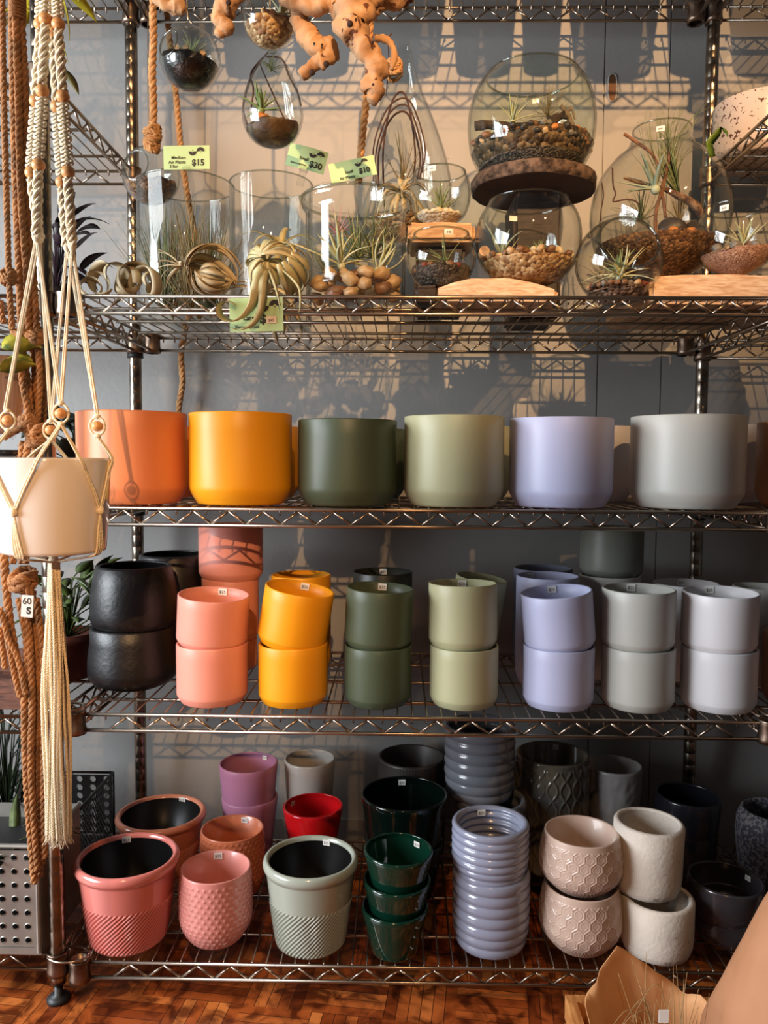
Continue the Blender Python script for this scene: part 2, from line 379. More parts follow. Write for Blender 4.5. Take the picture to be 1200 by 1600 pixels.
PEACH = satin('peach_glaze', '#dd8455'); YEL = satin('mustard_glaze', '#e39a12'); GRN = satin('forest_matte', '#47533f'); SAGE = satin('sage_glaze', '#b2b28c')
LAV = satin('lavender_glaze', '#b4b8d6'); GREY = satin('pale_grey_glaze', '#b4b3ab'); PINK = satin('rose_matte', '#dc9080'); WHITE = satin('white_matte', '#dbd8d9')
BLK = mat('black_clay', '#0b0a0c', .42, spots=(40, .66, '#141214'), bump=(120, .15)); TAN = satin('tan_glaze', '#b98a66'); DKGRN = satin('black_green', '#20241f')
# large pots on the second shelf
ZD = Z2+TOPZ
big = [(124, 291, 640, PEACH, 'peach orange'), (297, 456, 642, YEL, 'mustard yellow'), (466, 620, 653, GRN, 'dark forest green'), (631, 787, 647, SAGE, 'pale sage green'), (796, 956, 650, LAV, 'pale lavender'), (987, 1159, 646, GREY, 'pale grey')]
nxt = {'peach orange': 'half behind the white hanging planter', 'mustard yellow': 'right of the peach one', 'dark forest green': 'third along its shelf', 'pale sage green': 'between the green and lavender ones', 'pale lavender': 'between the sage and grey ones', 'pale grey': 'last full one of its row'}
for x0, x1, yt, m, nm in big:
    pos, R, H = fitpot(x0, x1, yt, -.342, ZD, 720)
    make_pot('plant_pot', f'large {nm} matte pot, {nxt[nm]}', 'pot', pos, prof_cyl(R, H), m, 'large matte pots', n=96)
for x0, x1, yt, m, lb in [(1188, 1350, 655, TAN, 'large tan matte pot cut off by the right edge beside the pale grey one')]:
    pos, R, H = fitpot(x0, x1, yt, -.342, ZD, 720); make_pot('plant_pot', lb, 'pot', pos, prof_cyl(R, H), m, 'large matte pots', n=96)
for x0, x1, yt, m, lb in [(180, 320, 664, PEACH, 'second row peach pot glimpsed between the large peach and mustard pots'), (330, 468, 664, YEL, 'second row mustard pot glimpsed between the large mustard and green pots'), (494, 634, 668, GRN, 'second row dark green pot glimpsed behind the large green pot'), (662, 797, 664, SAGE, 'second row sage pot glimpsed between the large sage and lavender pots'), (836, 988, 664, WHITE, 'second row white pot in the gap between lavender and grey pots'), (1040, 1196, 662, WHITE, 'second row white pot in the gap right of the large grey pot')]:
    pos, R, H = fitpot(x0, x1, yt, -.115, ZD, 720); make_pot('plant_pot', lb, 'pot', pos, prof_cyl(R, H), m, 'second row of large pots', n=64)
# straight pots, stacked two high
ZD = Z3+TOPZ
def pair(x0, x1, yjoin, yt, xt0, xt1, m, nm, tilt=0, tx=0, back='', st=True, Y=-.356):
    pos, R, H = fitpot(x0, x1, yjoin, Y, ZD, 1060)
    make_pot('plant_pot', f'{nm} straight pot, lower one of the front pair{back}', 'pot', pos, prof_cyl(R, H, .004, .12, .13), m, 'straight pots', n=80)
    P2, R2, _ = fitpot(xt0, xt1, yt, Y, ZD+H, (yt+yjoin)/2)
    H2 = atY((xt0+xt1)/2, yt, Y-R2)[2]-ZD-H+.004
    make_pot('plant_pot', f'{nm} straight pot {"leaning in" if tilt else "set square on"} the rim of its twin below{back}', 'pot', (P2[0]-math.sin(tilt)*H2/2, Y, ZD+H-.004), prof_cyl(R, H2, .004, .12, .13), m, 'straight pots', (tx, tilt, 0), n=80, stick=(PI/2-.05, .0145, .015) if st else None)
    return R, H
pair(277, 387, 1016, 937, 277, 390, PINK, 'rose pink', .06, .06)
pair(404, 512, 1016, 926, 405, 519, YEL, 'mustard yellow', .17, .05)
pair(538, 643, 1018, 926, 538, 646, GRN, 'dark green', .045, .02)
pair(671, 778, 1019, 919, 669, 777, SAGE, 'sage green', -.005, -.03)
pair(817, 927, 1020, 932, 814, 929, LAV, 'pale lavender', -.10, .04)
pair(941, 1052, 1021, 928, 940, 1053, GREY, 'pale warm grey', 0, .01)
pair(1066, 1179, 1023, 933, 1065, 1181, WHITE, 'white', .0, .03)
def single(x0, x1, yt, Y, Z, m, lb, cat='pot', group=None, tilt=0, tx=0, ztop=None, yref=None, stick=None, base=None, name='plant_pot', **k):
    pos, R, H = fitpot(x0, x1, yt, Y, Z, yref)
    if base is not None: H = H-(base-Z); pos = (pos[0], pos[1], base)
    return make_pot(name, lb, cat, pos, prof_cyl(R, H, .004, .12, .13), m, group, (tx, tilt, 0), stick=stick, **k), R, H, pos
G3 = 'back row straight pots'
# tall rose column behind: three pots
_, R, H, P = single(318, 402, 1006, -.15, ZD, PINK, 'rose pink back row pot at the bottom of a column of three', group=G3, yref=1030)
_, R, H, P = single(316, 404, 908, -.15, ZD, PINK, 'rose pink back row pot in the middle of a column of three', group=G3, base=ZD+H-.004, yref=950)
single(311, 411, 824, -.15, ZD, PINK, 'rose pink back row pot topping a column of three', group=G3, base=P[2]+H-.004, yref=860, stick=None)
single(424, 517, 904, -.16, ZD, YEL, 'mustard back row pot whose rim shows behind the leaning mustard one', group=G3, yref=950)
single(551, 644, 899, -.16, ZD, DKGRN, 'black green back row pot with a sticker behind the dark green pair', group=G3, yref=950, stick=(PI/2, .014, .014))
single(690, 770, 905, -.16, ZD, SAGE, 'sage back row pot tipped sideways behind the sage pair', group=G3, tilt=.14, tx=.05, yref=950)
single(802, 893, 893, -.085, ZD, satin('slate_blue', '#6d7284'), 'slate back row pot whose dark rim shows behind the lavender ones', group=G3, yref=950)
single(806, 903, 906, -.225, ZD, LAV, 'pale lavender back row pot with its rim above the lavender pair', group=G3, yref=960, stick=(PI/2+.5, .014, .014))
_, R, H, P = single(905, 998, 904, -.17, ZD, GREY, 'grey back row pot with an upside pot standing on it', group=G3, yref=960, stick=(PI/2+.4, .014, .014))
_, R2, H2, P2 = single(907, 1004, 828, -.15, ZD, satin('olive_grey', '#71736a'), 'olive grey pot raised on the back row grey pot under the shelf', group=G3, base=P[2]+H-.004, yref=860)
single(1020, 1120, 918, -.17, ZD, WHITE, 'white back row pot with a sticker between the grey and white pairs', group=G3, yref=960, stick=(PI/2-.2, .014, .014))
_, R, H, P = single(1146, 1226, 1000, -.20, ZD, GREY, 'lower grey back row pot at the right edge behind the white pair', group=G3, yref=1040)
single(1146, 1228, 922, -.20, ZD, GREY, 'upper grey back row pot at the right edge behind the white pair', group=G3, base=ZD+H-.004, yref=960)
single(1196, 1310, 1000, -.33, ZD, TAN, 'tan straight pot cut off by the right edge of the picture', group='straight pots', yref=1050)
# black tapered pots
def black_pot(x0, x1, ytf, Y, base, lb, xr=None, yref=None, st=None, rb=.86):
    pos, R, H = fitpot(x0, x1, ytf, Y, base, yref); rr = R*(xr or .86)
    o = [(R*rb*.93, 0), (R*rb, .004), (R*(rb*.4+.6), H*.07), (R*.995, H*.18), (R, H*.3), (R*.985, H*.52), (R*.94, H*.75), (rr, H-.002), (rr-.002, H)]
    return make_pot('plant_pot', lb, 'pot', pos, prof_list(o, .007), BLK, 'black clay pots', n=72), H
_, H = black_pot(140, 276, 992, -.268, ZD, 'lower of two wide black clay pots left of the rose pair', .94, 1040, None, .70)
black_pot(143, 277, 893, -.268, ZD+H-.004, 'upper black clay pot with scuffed shoulder, narrowing to its rim', .86, 940)
black_pot(214, 330, 873, -.12, ZD, 'black clay pot half hidden between the black stack and the rose column', .90, 930)
# ---- glazed pots on the lowest shelf
ZD = Z4+TOPZ
def gloss(name, col, rough=.16, **k): return mat(name, col, rough, spec=.5, coat=.35, **k)
DARKIN = mat('black_inside', '#0e0c0c', .35)
def profile_fine(f, z0, z1, k): return [(f(z), z) for z in np.linspace(z0, z1, k)]
def rimmed(x0, x1, ytf, Y, m, lb, yref, stick, fine=320):
    pos, R, H = fitpot(x0, x1, ytf, Y, ZD, yref); H *= 1.0; Rb = R*.70
    f = lambda z: Rb+(R*.93-Rb)*min(1, z/(H*.86))**.85
    body = [(Rb*.88, 0), (Rb*.97, .003)]+profile_fine(f, .008, H*.86, 120)
    lip = [(R*.945, H*.875), (R*.985, H*.90), (R, H*.935), (R*.985, H*.972), (R*.95, H*.994), (R*.915, H)]
    o = [(0, 0)]+body+lip; i = [(R*.875, H*.985), (R*.86, H*.95), (R*.855, H*.9), (Rb*.86, .02), (0, .012)]
    def disp(a, r, z):
        if z < .004 or z > H*.56: return 0*a
        env = min(1, (H*.56-z)/.004); return env*.0018*np.sin(56*a - z*800)
    return make_pot('plant_pot', lb, 'pot', pos, (o, i), m, 'rimmed pots with slanted ribs', n=fine, disp=disp, inner_mat=DARKIN, stick=(*stick, R*.862))
ROSEG = gloss('rose_gloss', '#dc7f74'); CORAL = gloss('coral_gloss', '#cf8263'); CEL = gloss('celadon_gloss', '#a3aa9c'); 
rimmed(120, 280, 1377, -.368, ROSEG, 'large glossy rose pot with thick rim and slanted ribs at the shelf\'s left end', 1400, (PI/2+.35, .016, .015))
rimmed(183, 322, 1300, -.135, CORAL, 'coral rimmed pot with slanted ribs standing behind the glossy rose one', 1330, (PI/2-.3, .014, .014))
rimmed(411, 560, 1376, -.370, CEL, 'celadon grey pot with thick rim, dark inside and slanted ribs', 1400, (PI/2-.3, .015, .013))
def dotted(x0, x1, ytf, Y, m, lb, yref, stick):
    pos, R, H = fitpot(x0, x1, ytf, Y, ZD, yref)
    f = lambda z: R*(.55+.45*math.sin(min(1, (z+.004)/(H*.42))*PI/2)**.8) if z < H*.42 else R*(1-.045*((z-H*.42)/(H*.58))**2)
    o = [(0, 0), (R*.5, .0)]+profile_fine(f, .003, H, 84)
    dz = .0088
    def disp(a, r, z):
        if z > H-.006: return 0*a
        k = round(z/dz); u = (a*34/(2*PI)+.5*(k % 2)) % 1-.5; v = (z-k*dz)/dz
        d = np.sqrt((u*.0105)**2+(v*dz)**2)/.0030
        return .0013*np.clip(1-d*d, 0, 1)
    i = [(R*.955-.002, H+.0008), (R*.955-.004, H-.001), (R*.94-.004, H*.6), (R*.6, H*.1), (0, .008)]
    return make_pot('plant_pot', lb, 'pot', pos, (o, i), m, 'dotted pots', n=306, disp=disp, stick=stick)
dotted(281, 394, 1384, -.362, gloss('rose_dot', '#d68a80', .3), 'rose pot covered in raised dots with rounded base, front one of two', 1410, (PI/2+.15, .0145, .015))
dotted(313, 414, 1318, -.225, gloss('coral_dot', '#c87350', .3), 'coral dotted pot standing behind the rose dotted one', 1350, (PI/2-.25, .0135, .013))
def cone(R, H, rb=.72, t=.0045):
    return prof_list([(R*rb*.86, 0), (R*rb*.97, .002), (R*rb, .006), (R*(rb+(1-rb)*.5), H*.5), (R*.985, H*.9), (R, H-.002), (R-.001, H)], t)
def conep(x0, x1, ytf, Y, m, lb, yref, rb=.72, base=None, stick=None, group=None, tilt=0, tx=0, Hm=None):
    pos, R, H = fitpot(x0, x1, ytf, Y, ZD, yref)
    if base is not None: H = Hm or H-(base-ZD); pos = (pos[0], Y, base)
    make_pot('plant_pot', lb, 'pot', pos, cone(R, H, rb), m, group, (tx, tilt, 0), n=72, stick=stick); return pos, R, H
MAUVE = satin('mauve_matte', '#a9728f', .4)
p, R, H = conep(347, 434, 1262, -.062, MAUVE, 'lower mauve pot holding a second mauve pot', 1300, .78, group='mauve pots')
conep(343, 434, 1209, -.062, MAUVE, 'upper mauve pot nested in its twin near the back wall', 1230, .8, base=p[2]+H*.42, group='mauve pots', stick=(PI/2-.5, .012, .011))
conep(444, 524, 1200, -.03, gloss('ash_white', '#b7b3ad', .25), 'ash white pot with flared rim behind the red one', 1230, .78, group='back pots of lowest shelf')
pr, Rr, Hr = fitpot(442, 536, 1279, -.16, ZD, 1290)
make_pot('plant_pot', 'bright red glossy pot with tapered base on a small pink saucer', 'pot', (pr[0], pr[1], ZD+.05), cone(Rr, Hr-.05, .74), gloss('red_gloss', '#c0141a', .1), n=72, stick=(PI/2+1.0, .014, .011))
m = MB(); m.lathe([(0, 0), (Rr*.78, 0), (Rr*.86, .006), (Rr*.86, .046), (Rr*.82, .0495), (Rr*.78, .048), (Rr*.74, .044), (0, .044)], 48)
tag(m.build('pot_saucer', satin('pink_saucer', '#c98a72'), None, (pr[0], pr[1], ZD)), 'deep pink saucer bowl under the bright red glossy pot', 'saucer')
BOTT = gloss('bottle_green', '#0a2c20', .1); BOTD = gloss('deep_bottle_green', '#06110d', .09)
# nested bottle green pots
pos, R, H = fitpot(566, 664, 1440, -.388, ZD, 1450)
def nest(k, z, lb, x0, x1, ytf, tilt=0, st=None, m=BOTT, g='bottle green glossy pots'):
    p, R_, H_ = fitpot(x0, x1, ytf, -.388, ZD, ytf+20)
    make_pot('plant_pot', lb, 'pot', (p[0], -.388, z), cone(R_, H, .70), m, g, (0.02, tilt, 0), n=80, stick=st); return p
nest(0, ZD, 'bottle green glossy pot at the bottom of the front nest of three', 564, 669, 1440)
zt2 = atY(618, 1397, -.388-R)[2]; nest(1, zt2-H, 'bottle green glossy pot in the middle of the front nest of three', 566, 672, 1397, .01)
zt3 = atY(620, 1350, -.388-R)[2]; nest(2, zt3-H, 'bottle green glossy pot with a sticker, topmost of the nest of three', 567, 675, 1350, .02, (PI/2-.7, .016, .012))
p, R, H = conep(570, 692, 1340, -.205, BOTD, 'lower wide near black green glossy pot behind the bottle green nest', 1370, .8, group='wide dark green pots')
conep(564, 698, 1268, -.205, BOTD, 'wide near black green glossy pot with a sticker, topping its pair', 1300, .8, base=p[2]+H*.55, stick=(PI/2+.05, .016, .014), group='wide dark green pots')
# black drum with slanted scratches
pos, R, H = fitpot(591, 695, 1200, -.04, ZD, 1220)
def scr(a, r, z): return .0009*np.sin(70*a+z*420)*(z < H-.006)
o = [(0, 0), (R*.9, 0), (R*.98, .004)]+profile_fine(lambda z: R, .01, H-.001, 40)
make_pot('plant_pot', 'black drum pot with fine slanted grooves by the back wall', 'pot', pos, (o, [(R-.004, H), (R-.006, H-.002), (R-.006, .012), (0, .012)]), mat('black_grooved', '#332d2a', .45), n=240, disp=scr)
# ribbed grey-blue pots
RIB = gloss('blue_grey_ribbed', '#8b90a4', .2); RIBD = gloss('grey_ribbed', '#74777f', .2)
def ribbed(x0, x1, ytf, Y, base, H, lb, m, yref, nr=7, stick=None, tilt=0):
    pos, R, _ = fitpot(x0, x1, ytf, Y, base, yref); a = .0035
    f = lambda z: (R-a)*(.88+.12*min(1, z/(H*.28)))+a*abs(math.sin(PI*nr*(z/H)))**.75*1.0
    o = [(0, 0), (R*.80, 0)]+profile_fine(f, .0015, H*.995, nr*11); i = [(R-.008, H), (R-.010, H-.003)]+[(R-.011+.0025*math.sin(2*PI*nr*z/H), z) for z in np.linspace(H*.95, .02, 30)]+[(0, .012)]
    return make_pot('plant_pot', lb, 'pot', pos, (o, i), m, 'ribbed ceramic pots', (0, tilt, 0), n=72, stick=stick)
pos, R, H = fitpot(704, 828, 1390, -.358, ZD, 1450)
ribbed(706, 827, 1390, -.358, ZD, H, 'lower blue grey ribbed pot of the front pair', RIB, 1440)
z3 = atY(766, 1311, -.358-R)[2]
ribbed(705, 826, 1311, -.358, ZD+H-.006, z3-ZD-H+.006, 'upper blue grey ribbed pot with a sticker, on its twin', RIB, 1350, 7, (PI/2+.2, .015, .014))
pos, R, H = fitpot(712, 822, 1269, -.16, ZD, 1300)
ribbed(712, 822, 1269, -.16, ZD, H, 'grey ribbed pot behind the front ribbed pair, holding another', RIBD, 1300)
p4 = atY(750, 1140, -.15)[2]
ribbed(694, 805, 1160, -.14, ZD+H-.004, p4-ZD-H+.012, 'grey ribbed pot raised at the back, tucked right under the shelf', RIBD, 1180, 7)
# grey pot with interlaced ovals
pos, R, H = fitpot(806, 918, 1197, -.085, ZD, 1230)
def ogee(a, r, z):
    v = z/.040*PI; u = a*9; d1 = np.sin(u/1+1.25*np.sin(v)); d2 = np.sin(u-1.25*np.sin(v))
    return .0028*np.maximum(np.exp(-(d1/.22)**2), np.exp(-(d2/.22)**2))*(z < H-.012)
o = [(0, 0), (R*.88, 0), (R*.97, .004)]+profile_fine(lambda z: R, .008, H-.002, 90)
make_pot('plant_pot', 'grey brown glazed pot with interlaced oval relief by the back wall', 'pot', pos, (o, [(R-.003, H), (R-.006, H-.003), (R-.006, .012), (0, .012)]), gloss('smoke_glaze', '#4d4a46', .12, vary=(9, '#7a6c58')), n=288, disp=ogee, stick=(PI/2-.3, .014, .012))
pos, R, H = fitpot(917, 1001, 1210, -.075, ZD, 1235)
def ham(a, r, z): return np.array([.0022*noise.noise(Vector((math.cos(t)*r*75, math.sin(t)*r*75, z*75))) for t in a])*(z < H-.012)
o = [(0, 0), (R*.72, 0)]+profile_fine(lambda z: R*(.76+.24*(z/H)**.7), .004, H-.001, 40)
make_pot('plant_pot', 'dim grey hammered pot behind the pale concrete one', 'pot', pos, (o, [(R-.003, H), (R-.005, H-.002), (R*.72, .012), (0, .012)]), satin('grey_hammered', '#8a8582', .35), n=120, disp=ham)
# cream bulbous pots with elongated hexagons
CREAM = mat('cream_hex', '#c2a898', .38, coat=.2)
def hexpot(x0, x1, ytf, xr, Y, base, lb, yref, stick=None, Hf=None):
    pos, R, H = fitpot(x0, x1, ytf, Y, base, yref); H = Hf or H; rr = R*xr
    f = lambda z: R*(.60+.40*math.sin(min(1, z/(H*.42))*PI/2)) if z < H*.42 else R-(R-rr)*((z-H*.42)/(H*.58))**1.8
    o = [(0, 0), (R*.55, 0)]+profile_fine(f, .002, H-.001, 110)
    Nh = 22; hh = H*.16
    def disp(a, r, z):
        if z > H*.90 or z < .003: return 0*a
        if z < H*.17: return .0007*np.sin(60*a+z*700)
        best = np.full(len(a), 9.); sec = np.full(len(a), 9.)
        for k in range(int(z/hh)-1, int(z/hh)+3):
            for q in (-1, 0, 1):
                u0 = np.round(a*Nh/(2*PI)-.5*(k % 2))+.5*(k % 2)+q
                du = np.abs(a*Nh/(2*PI)-u0); dv = abs(z-k*hh)/hh
                d = np.maximum(du/.5, (dv+.88*du)/.72)       # elongated hexagon metric
                sec = np.where(d < best, best, np.minimum(sec, d)); best = np.minimum(best, d)
        return .0014*np.exp(-((best-1)/.13)**2)+.0008*np.exp(-((best-.60)/.08)**2)
    i = [(rr-.002, H), (rr-.005, H-.002), (R*.9, H*.5), (R*.6, H*.1), (0, .01)]
    return make_pot('plant_pot', lb, 'pot', pos, (o, i), CREAM, 'cream hexagon pots', n=396, disp=disp, stick=stick), H
_, H = hexpot(843, 970, 1413, .89, -.362, ZD, 'lower cream bulbous pot with raised hexagon pattern', 1450)
z2 = atY(905, 1323, -.362-.058)[2]
hexpot(843, 971, 1323, .885, -.362, ZD+H-.006, 'upper cream bulbous pot with raised hexagon pattern, open rim on top', 1370, None, z2-ZD-H+.006)
CONC = mat('pale_concrete', '#d9cdbf', .85, spots=(60, .68, '#a89c8c'), vary=(14, '#cabfb2'), bump=(160, .25))
def conc(x0, x1, ytf, Y, base, lb, yref, tilt=0, tx=0):
    pos, R, H = fitpot(x0, x1, ytf, Y, base, yref)
    o = [(R*.80, 0), (R*.90, .004), (R*.975, .016), (R, .032), (R, H*.6), (R, H-.003), (R-.002, H)]
    return make_pot('plant_pot', lb, 'pot', pos, prof_list(o, .0085), CONC, 'pale concrete pots', (tx, tilt, 0), n=80), pos, R, H
_, pc, Rc, Hc = conc(970, 1081, 1430, -.372, ZD, 'lower pale concrete cylinder pot, half open under its partner', 1460)
_, R, H = fitpot(956, 1063, 1305, -.352, ZD+Hc, 1340)
conc(956, 1063, 1308, -.352, ZD+Hc+.001, 'upper pale concrete cylinder pot perched on the rim of the lower one', 1340, .03, .0)
GUN = mat('gunmetal', '#4d474a', .22, .55, coat=.3); BLKG = mat('black_satin_glaze', '#1a1a1f', .22, coat=.3)
def drum(x0, x1, ytf, Y, base, m, lb, yref, group, stick=None, Hf=None, tilt=0):
    pos, R, H = fitpot(x0, x1, ytf, Y, base, yref); H = Hf or H
    o = [(R*.70, 0), (R*.80, .003), (R*.9, H*.14), (R*.96, H*.35), (R*.985, H*.6), (R, H-.003), (R-.001, H)]
    make_pot('plant_pot', lb, 'pot', pos, prof_list(o, .005), m, group, (0, tilt, 0), n=72, stick=stick); return H
H = drum(1082, 1186, 1434, -.335, ZD, GUN, 'lower gunmetal glazed pot of the pair at the right', 1460, 'gunmetal pots')
drum(1074, 1188, 1376, -.335, ZD+H*.55, GUN, 'upper gunmetal glazed pot with a white sticker, nested in its twin', 1400, 'gunmetal pots', (PI/2-1.1, .016, .011), H, .03)
H = drum(1024, 1118, 1312, -.11, ZD, BLKG, 'lower black satin pot of the pair behind the concrete ones', 1340, 'black satin pots')
drum(1021, 1120, 1262, -.11, ZD+H*.6, BLKG, 'upper black satin pot with wide mouth, behind the concrete ones', 1290, 'black satin pots', None, None, .04)
pos, R, H = fitpot(1152, 1262, 1290, -.17, ZD, 1310)
o = [(R*.6, 0), (R*.72, .004), (R*.9, H*.3), (R, H*.68), (R*.97, H*.88), (R*.86, H)]
make_pot('plant_pot', 'dark rough speckled stone pot cut by the right edge', 'pot', pos, prof_list(o, .008), mat('rough_stone', '#3d3a44', .7, spots=(160, .5, '#75706e'), bump=(140, .8)), n=72)
m = MB(); p = atY(427, 1290, -.05); m.box((-.006, -.06, 0), (.006, .05, p[2]-ZD), rot=(0, 0, .3)); tag(m.build('cardboard_divider', mat('cardboard', '#7a5638', .85), None, (p[0]+.085, -.06, ZD), flat=True), 'brown cardboard sheet standing between the red pot and the dark green pots', 'cardboard')
# pots standing on the very top shelf, seen through its wires
tp = satin('taupe_pot', '#8a7465')
gx = [atY(x, 60, WALLY)[0] for x in (60, 172, 218, 345, 455, 560, 705, 815, 885, 1040, 1135, 1270)]; gx = [.24+(x-.24)*4.0/4.375 for x in gx]
for a_, b_ in list(zip(gx, gx[1:])):
    rr = (b_-a_)/2*.965; make_pot('plant_pot', 'tapered pot on the very top shelf, only its base glimpsed through the wires', 'pot', ((a_+b_)/2, -.30, ZUP+TOPZ), cone(rr, .17, .80), tp, 'pots on the very top shelf', n=40)
# ------------------------------------------------------------------ terrariums
ZD = ZT+TOPZ
def pxp(xc, Y, pts):
    """silhouette rows (half width px, row px) -> (r, z) in world metres at depth Y, and the axis x"""
    out = []
    for hw, y in pts:
        P = atY(xc, y, Y); out.append((hw*dep(P)/F, P[2]))
    return out, atY(xc, sum(p[1] for p in pts)/len(pts), Y)[0]
def spl(pts, n=40):
    P = smooth(pts, n); P[:, 0] = np.maximum(P[:, 0], 0); return [tuple(p) for p in P]
def shell(pr, t=.0022):
    """closed glass wall around the profile pr (bottom centre -> rim)"""
    P = np.array(pr); T = np.gradient(P, axis=0); T /= np.maximum(np.linalg.norm(T, axis=1)[:, None], 1e-9)
    N = np.stack([-T[:, 1], T[:, 0]], 1); I = P+N*t; I[:, 0] = np.maximum(I[:, 0], 0); I[0] = (0, P[0][1]+t)
    e = P[-1]+N[-1]*t/2+T[-1]*t*.6
    return [tuple(p) for p in P]+[tuple(e)]+[tuple(p) for p in I[::-1]]
def out_sticker(parent, r, z, ang, w=.014, h=.009, tilt=0):
    m = MB(); n = 5; V = []
    for k in (0, .0005):
        for i in range(n):
            a = (i/(n-1)-.5)*w/r
            for zz in (0, h): V.append(((r+.0006+k)*math.cos(ang+a), (r+.0006+k)*math.sin(ang+a), z+zz))
    o = 2*n; Fc = []
    for i in range(n-1): Fc += [(2*i, 2*i+1, 2*i+3, 2*i+2), (o+2*i, o+2*i+2, o+2*i+3, o+2*i+1), (2*i, 2*i+2, o+2*i+2, o+2*i), (2*i+1, o+2*i+1, o+2*i+3, 2*i+3)]
    s = m.add(V, Fc).build('price_sticker', STICK, parent, flat=True)
    V, Fc = text_mb('$48', h*.5, 'CENTER'); MB().add([((r+.0016)*math.cos(ang+x/r), (r+.0016)*math.sin(ang+x/r), z+h*.3+zz) for x, _, zz in V], Fc).build('price_lettering', INK, s, flat=True)
def vessel(name, label, cat, xc, Y, pts, base=None, group=None, n=56, flatbottom=True, t=.0022, gm=GLASS, sm=True, loop=False):
    pr, x = pxp(xc, Y, pts); z0 = pr[0][1] if base is None else base
    pr = [(r, z-z0) for r, z in pr]; pr[0] = (0, 0)
    if base is not None and pr[1][1] < 0.0005: pr[1] = (pr[1][0], .0008)
    pr = spl(pr, 46) if sm else pr
    root = thing(name, label, cat, (x, Y, z0), group)
    MB().lathe(shell(pr, t), n).build('glass_body', gm, root)
    return root, pr, (x, Y, z0)
def rad(pr, z):
    zs = [p[1] for p in pr]; rs = [p[0] for p in pr]
    best = 0
    for (r1, z1), (r2, z2) in zip(pr, pr[1:]):
        if min(z1, z2)-1e-9 <= z <= max(z1, z2)+1e-9 and abs(z2-z1) > 1e-9: best = max(best, r1+(r2-r1)*(z-z1)/(z2-z1))
    return best
def fill(name, label, cat, pr, pos, z, m, inset=.0035, bump=.003, n=64, slope=0, group=None, z0=None):
    """gravel or sand lying in a vessel up to height z"""
    z0 = inset if z0 is None else z0; zs = np.linspace(z0, z, 12); o = [(0, z0)]+[(max(rad(pr, q)-inset, .002), q) for q in zs]
    R = o[-1][0]; o += [(R*f, z+bump*.3) for f in (.85, .65, .45, .25, .1)]+[(0, z+bump*.5)]
    mb = MB().lathe(o, n); V = mb.v[0]
    for i, v in enumerate(V):
        top = v[2] >= z-1e-6
        d = noise.noise(Vector(v*90)+Vector((pos[0]*50, 0, 0)))*bump*(1 if top else .0)
        V[i] = v+np.array([0, 0, d+(slope*v[0] if top else 0)])
    return tag(mb.build(name, m, None, pos), label, cat, group, 'stuff')
PEB = {}
def peb_proto(key, m, k):
    if (key, k) not in PEB:
        me = MB().ball((0, 0, 0), (1, .82, .66), 14, 9, .35, k*3.7+len(key)).build('pebble', m); PEB[(key, k)] = me.data; bpy.data.objects.remove(me)
    return PEB[(key, k)]
def pebbles(label, group, pr, pos, z0, z1, n, r, mats, seed=1, top=.5, front=True, inset=.003):
    """individual stones lying against the glass between heights z0 and z1 and over the top of the bed"""
    g = random.Random(seed); done = []; tries = 0
    while len(done) < n and tries < n*150:
        tries += 1; rr = r*g.uniform(.75, 1.2)
        if g.random() < top: z = z1+rr*.2; q = (rad(pr, min(z, max(p[1] for p in pr)))-rr-inset)*math.sqrt(g.random())
        else: z = g.uniform(z0+rr*.6, z1); q = rad(pr, z)-rr*.75-inset
        if q < 0: continue
        a = g.uniform(0, 2*PI)
        if front and g.random() < .8: a = -PI/2+g.uniform(-1.5, 1.5)
        c = np.array([q*math.cos(a), q*math.sin(a), z])
        lim = rad(pr, max(z-rr*.5, .001))-rr*.7-inset
        if q > lim+.001: continue
        if any(np.linalg.norm(c-d) < (rr+e)*.74 for d, e in done): continue
        done.append((c, rr))
        ki = g.randrange(len(mats)); o = bpy.data.objects.new('pebble', peb_proto(group+str(ki), mats[ki], g.randrange(3))); C.objects.link(o)
        o.location = [float(u) for u in c+np.array(pos)]; o.scale = (rr, rr, rr); o.rotation_euler = (g.uniform(-.5, .5), g.uniform(-.5, .5), g.uniform(0, 6))
        tag(o, label, 'pebble', group)
def leafpath(az, el0, L, curl, n=12, k=1.0, azc=0):
    p = np.zeros(3); out = [p]; ds = L/(n-1)
    for i in range(n-1):
        s = (i+.5)/(n-1); el = el0+curl*s**k; a = az+azc*s
        p = p+np.array([math.cos(el)*math.cos(a), math.cos(el)*math.sin(a), math.sin(el)])*ds; out.append(p)
    return np.array(out)
def leaf(mb, path, w, th=.12, tip=.06, base=.7, chan=.35, frame=None, k=.8):
    """tapering channelled leaf with thickness; frame = side direction (defaults horizontal)"""
    P = np.asarray(path); n = len(P); T = np.gradient(P, axis=0); T /= np.maximum(np.linalg.norm(T, axis=1)[:, None], 1e-9)
    d = P[min(2, n-1)]-P[0]; side0 = np.array(frame) if frame is not None else np.cross(d, [0, 0, 1.])
    if np.linalg.norm(side0) < 1e-6: side0 = np.array([1., 0, 0])
    V = []; 
    for i in range(n):
        s = i/(n-1); S = side0-T[i]*(side0@T[i]); S /= max(np.linalg.norm(S), 1e-9); U = np.cross(S, T[i])
        ww = w*(base+(1-base)*min(1, s/.25))*max(tip, (1-s**1.6)**k); h = ww*th+.0003
        V += [P[i]-S*ww+U*ww*chan, P[i]+U*h*.5, P[i]+S*ww+U*ww*chan, P[i]-U*h]
    Fc = [(i*4+j, i*4+(j+1) % 4, i*4+4+(j+1) % 4, i*4+4+j) for i in range(n-1) for j in range(4)]+[(3, 2, 1, 0), tuple(4*(n-1)+j for j in range(4))]
    mb.add(V, Fc)
def lmat(name, c1, c2, rough=.5): return mat(name, c1, rough, vary=(30, c2), spec=.3)
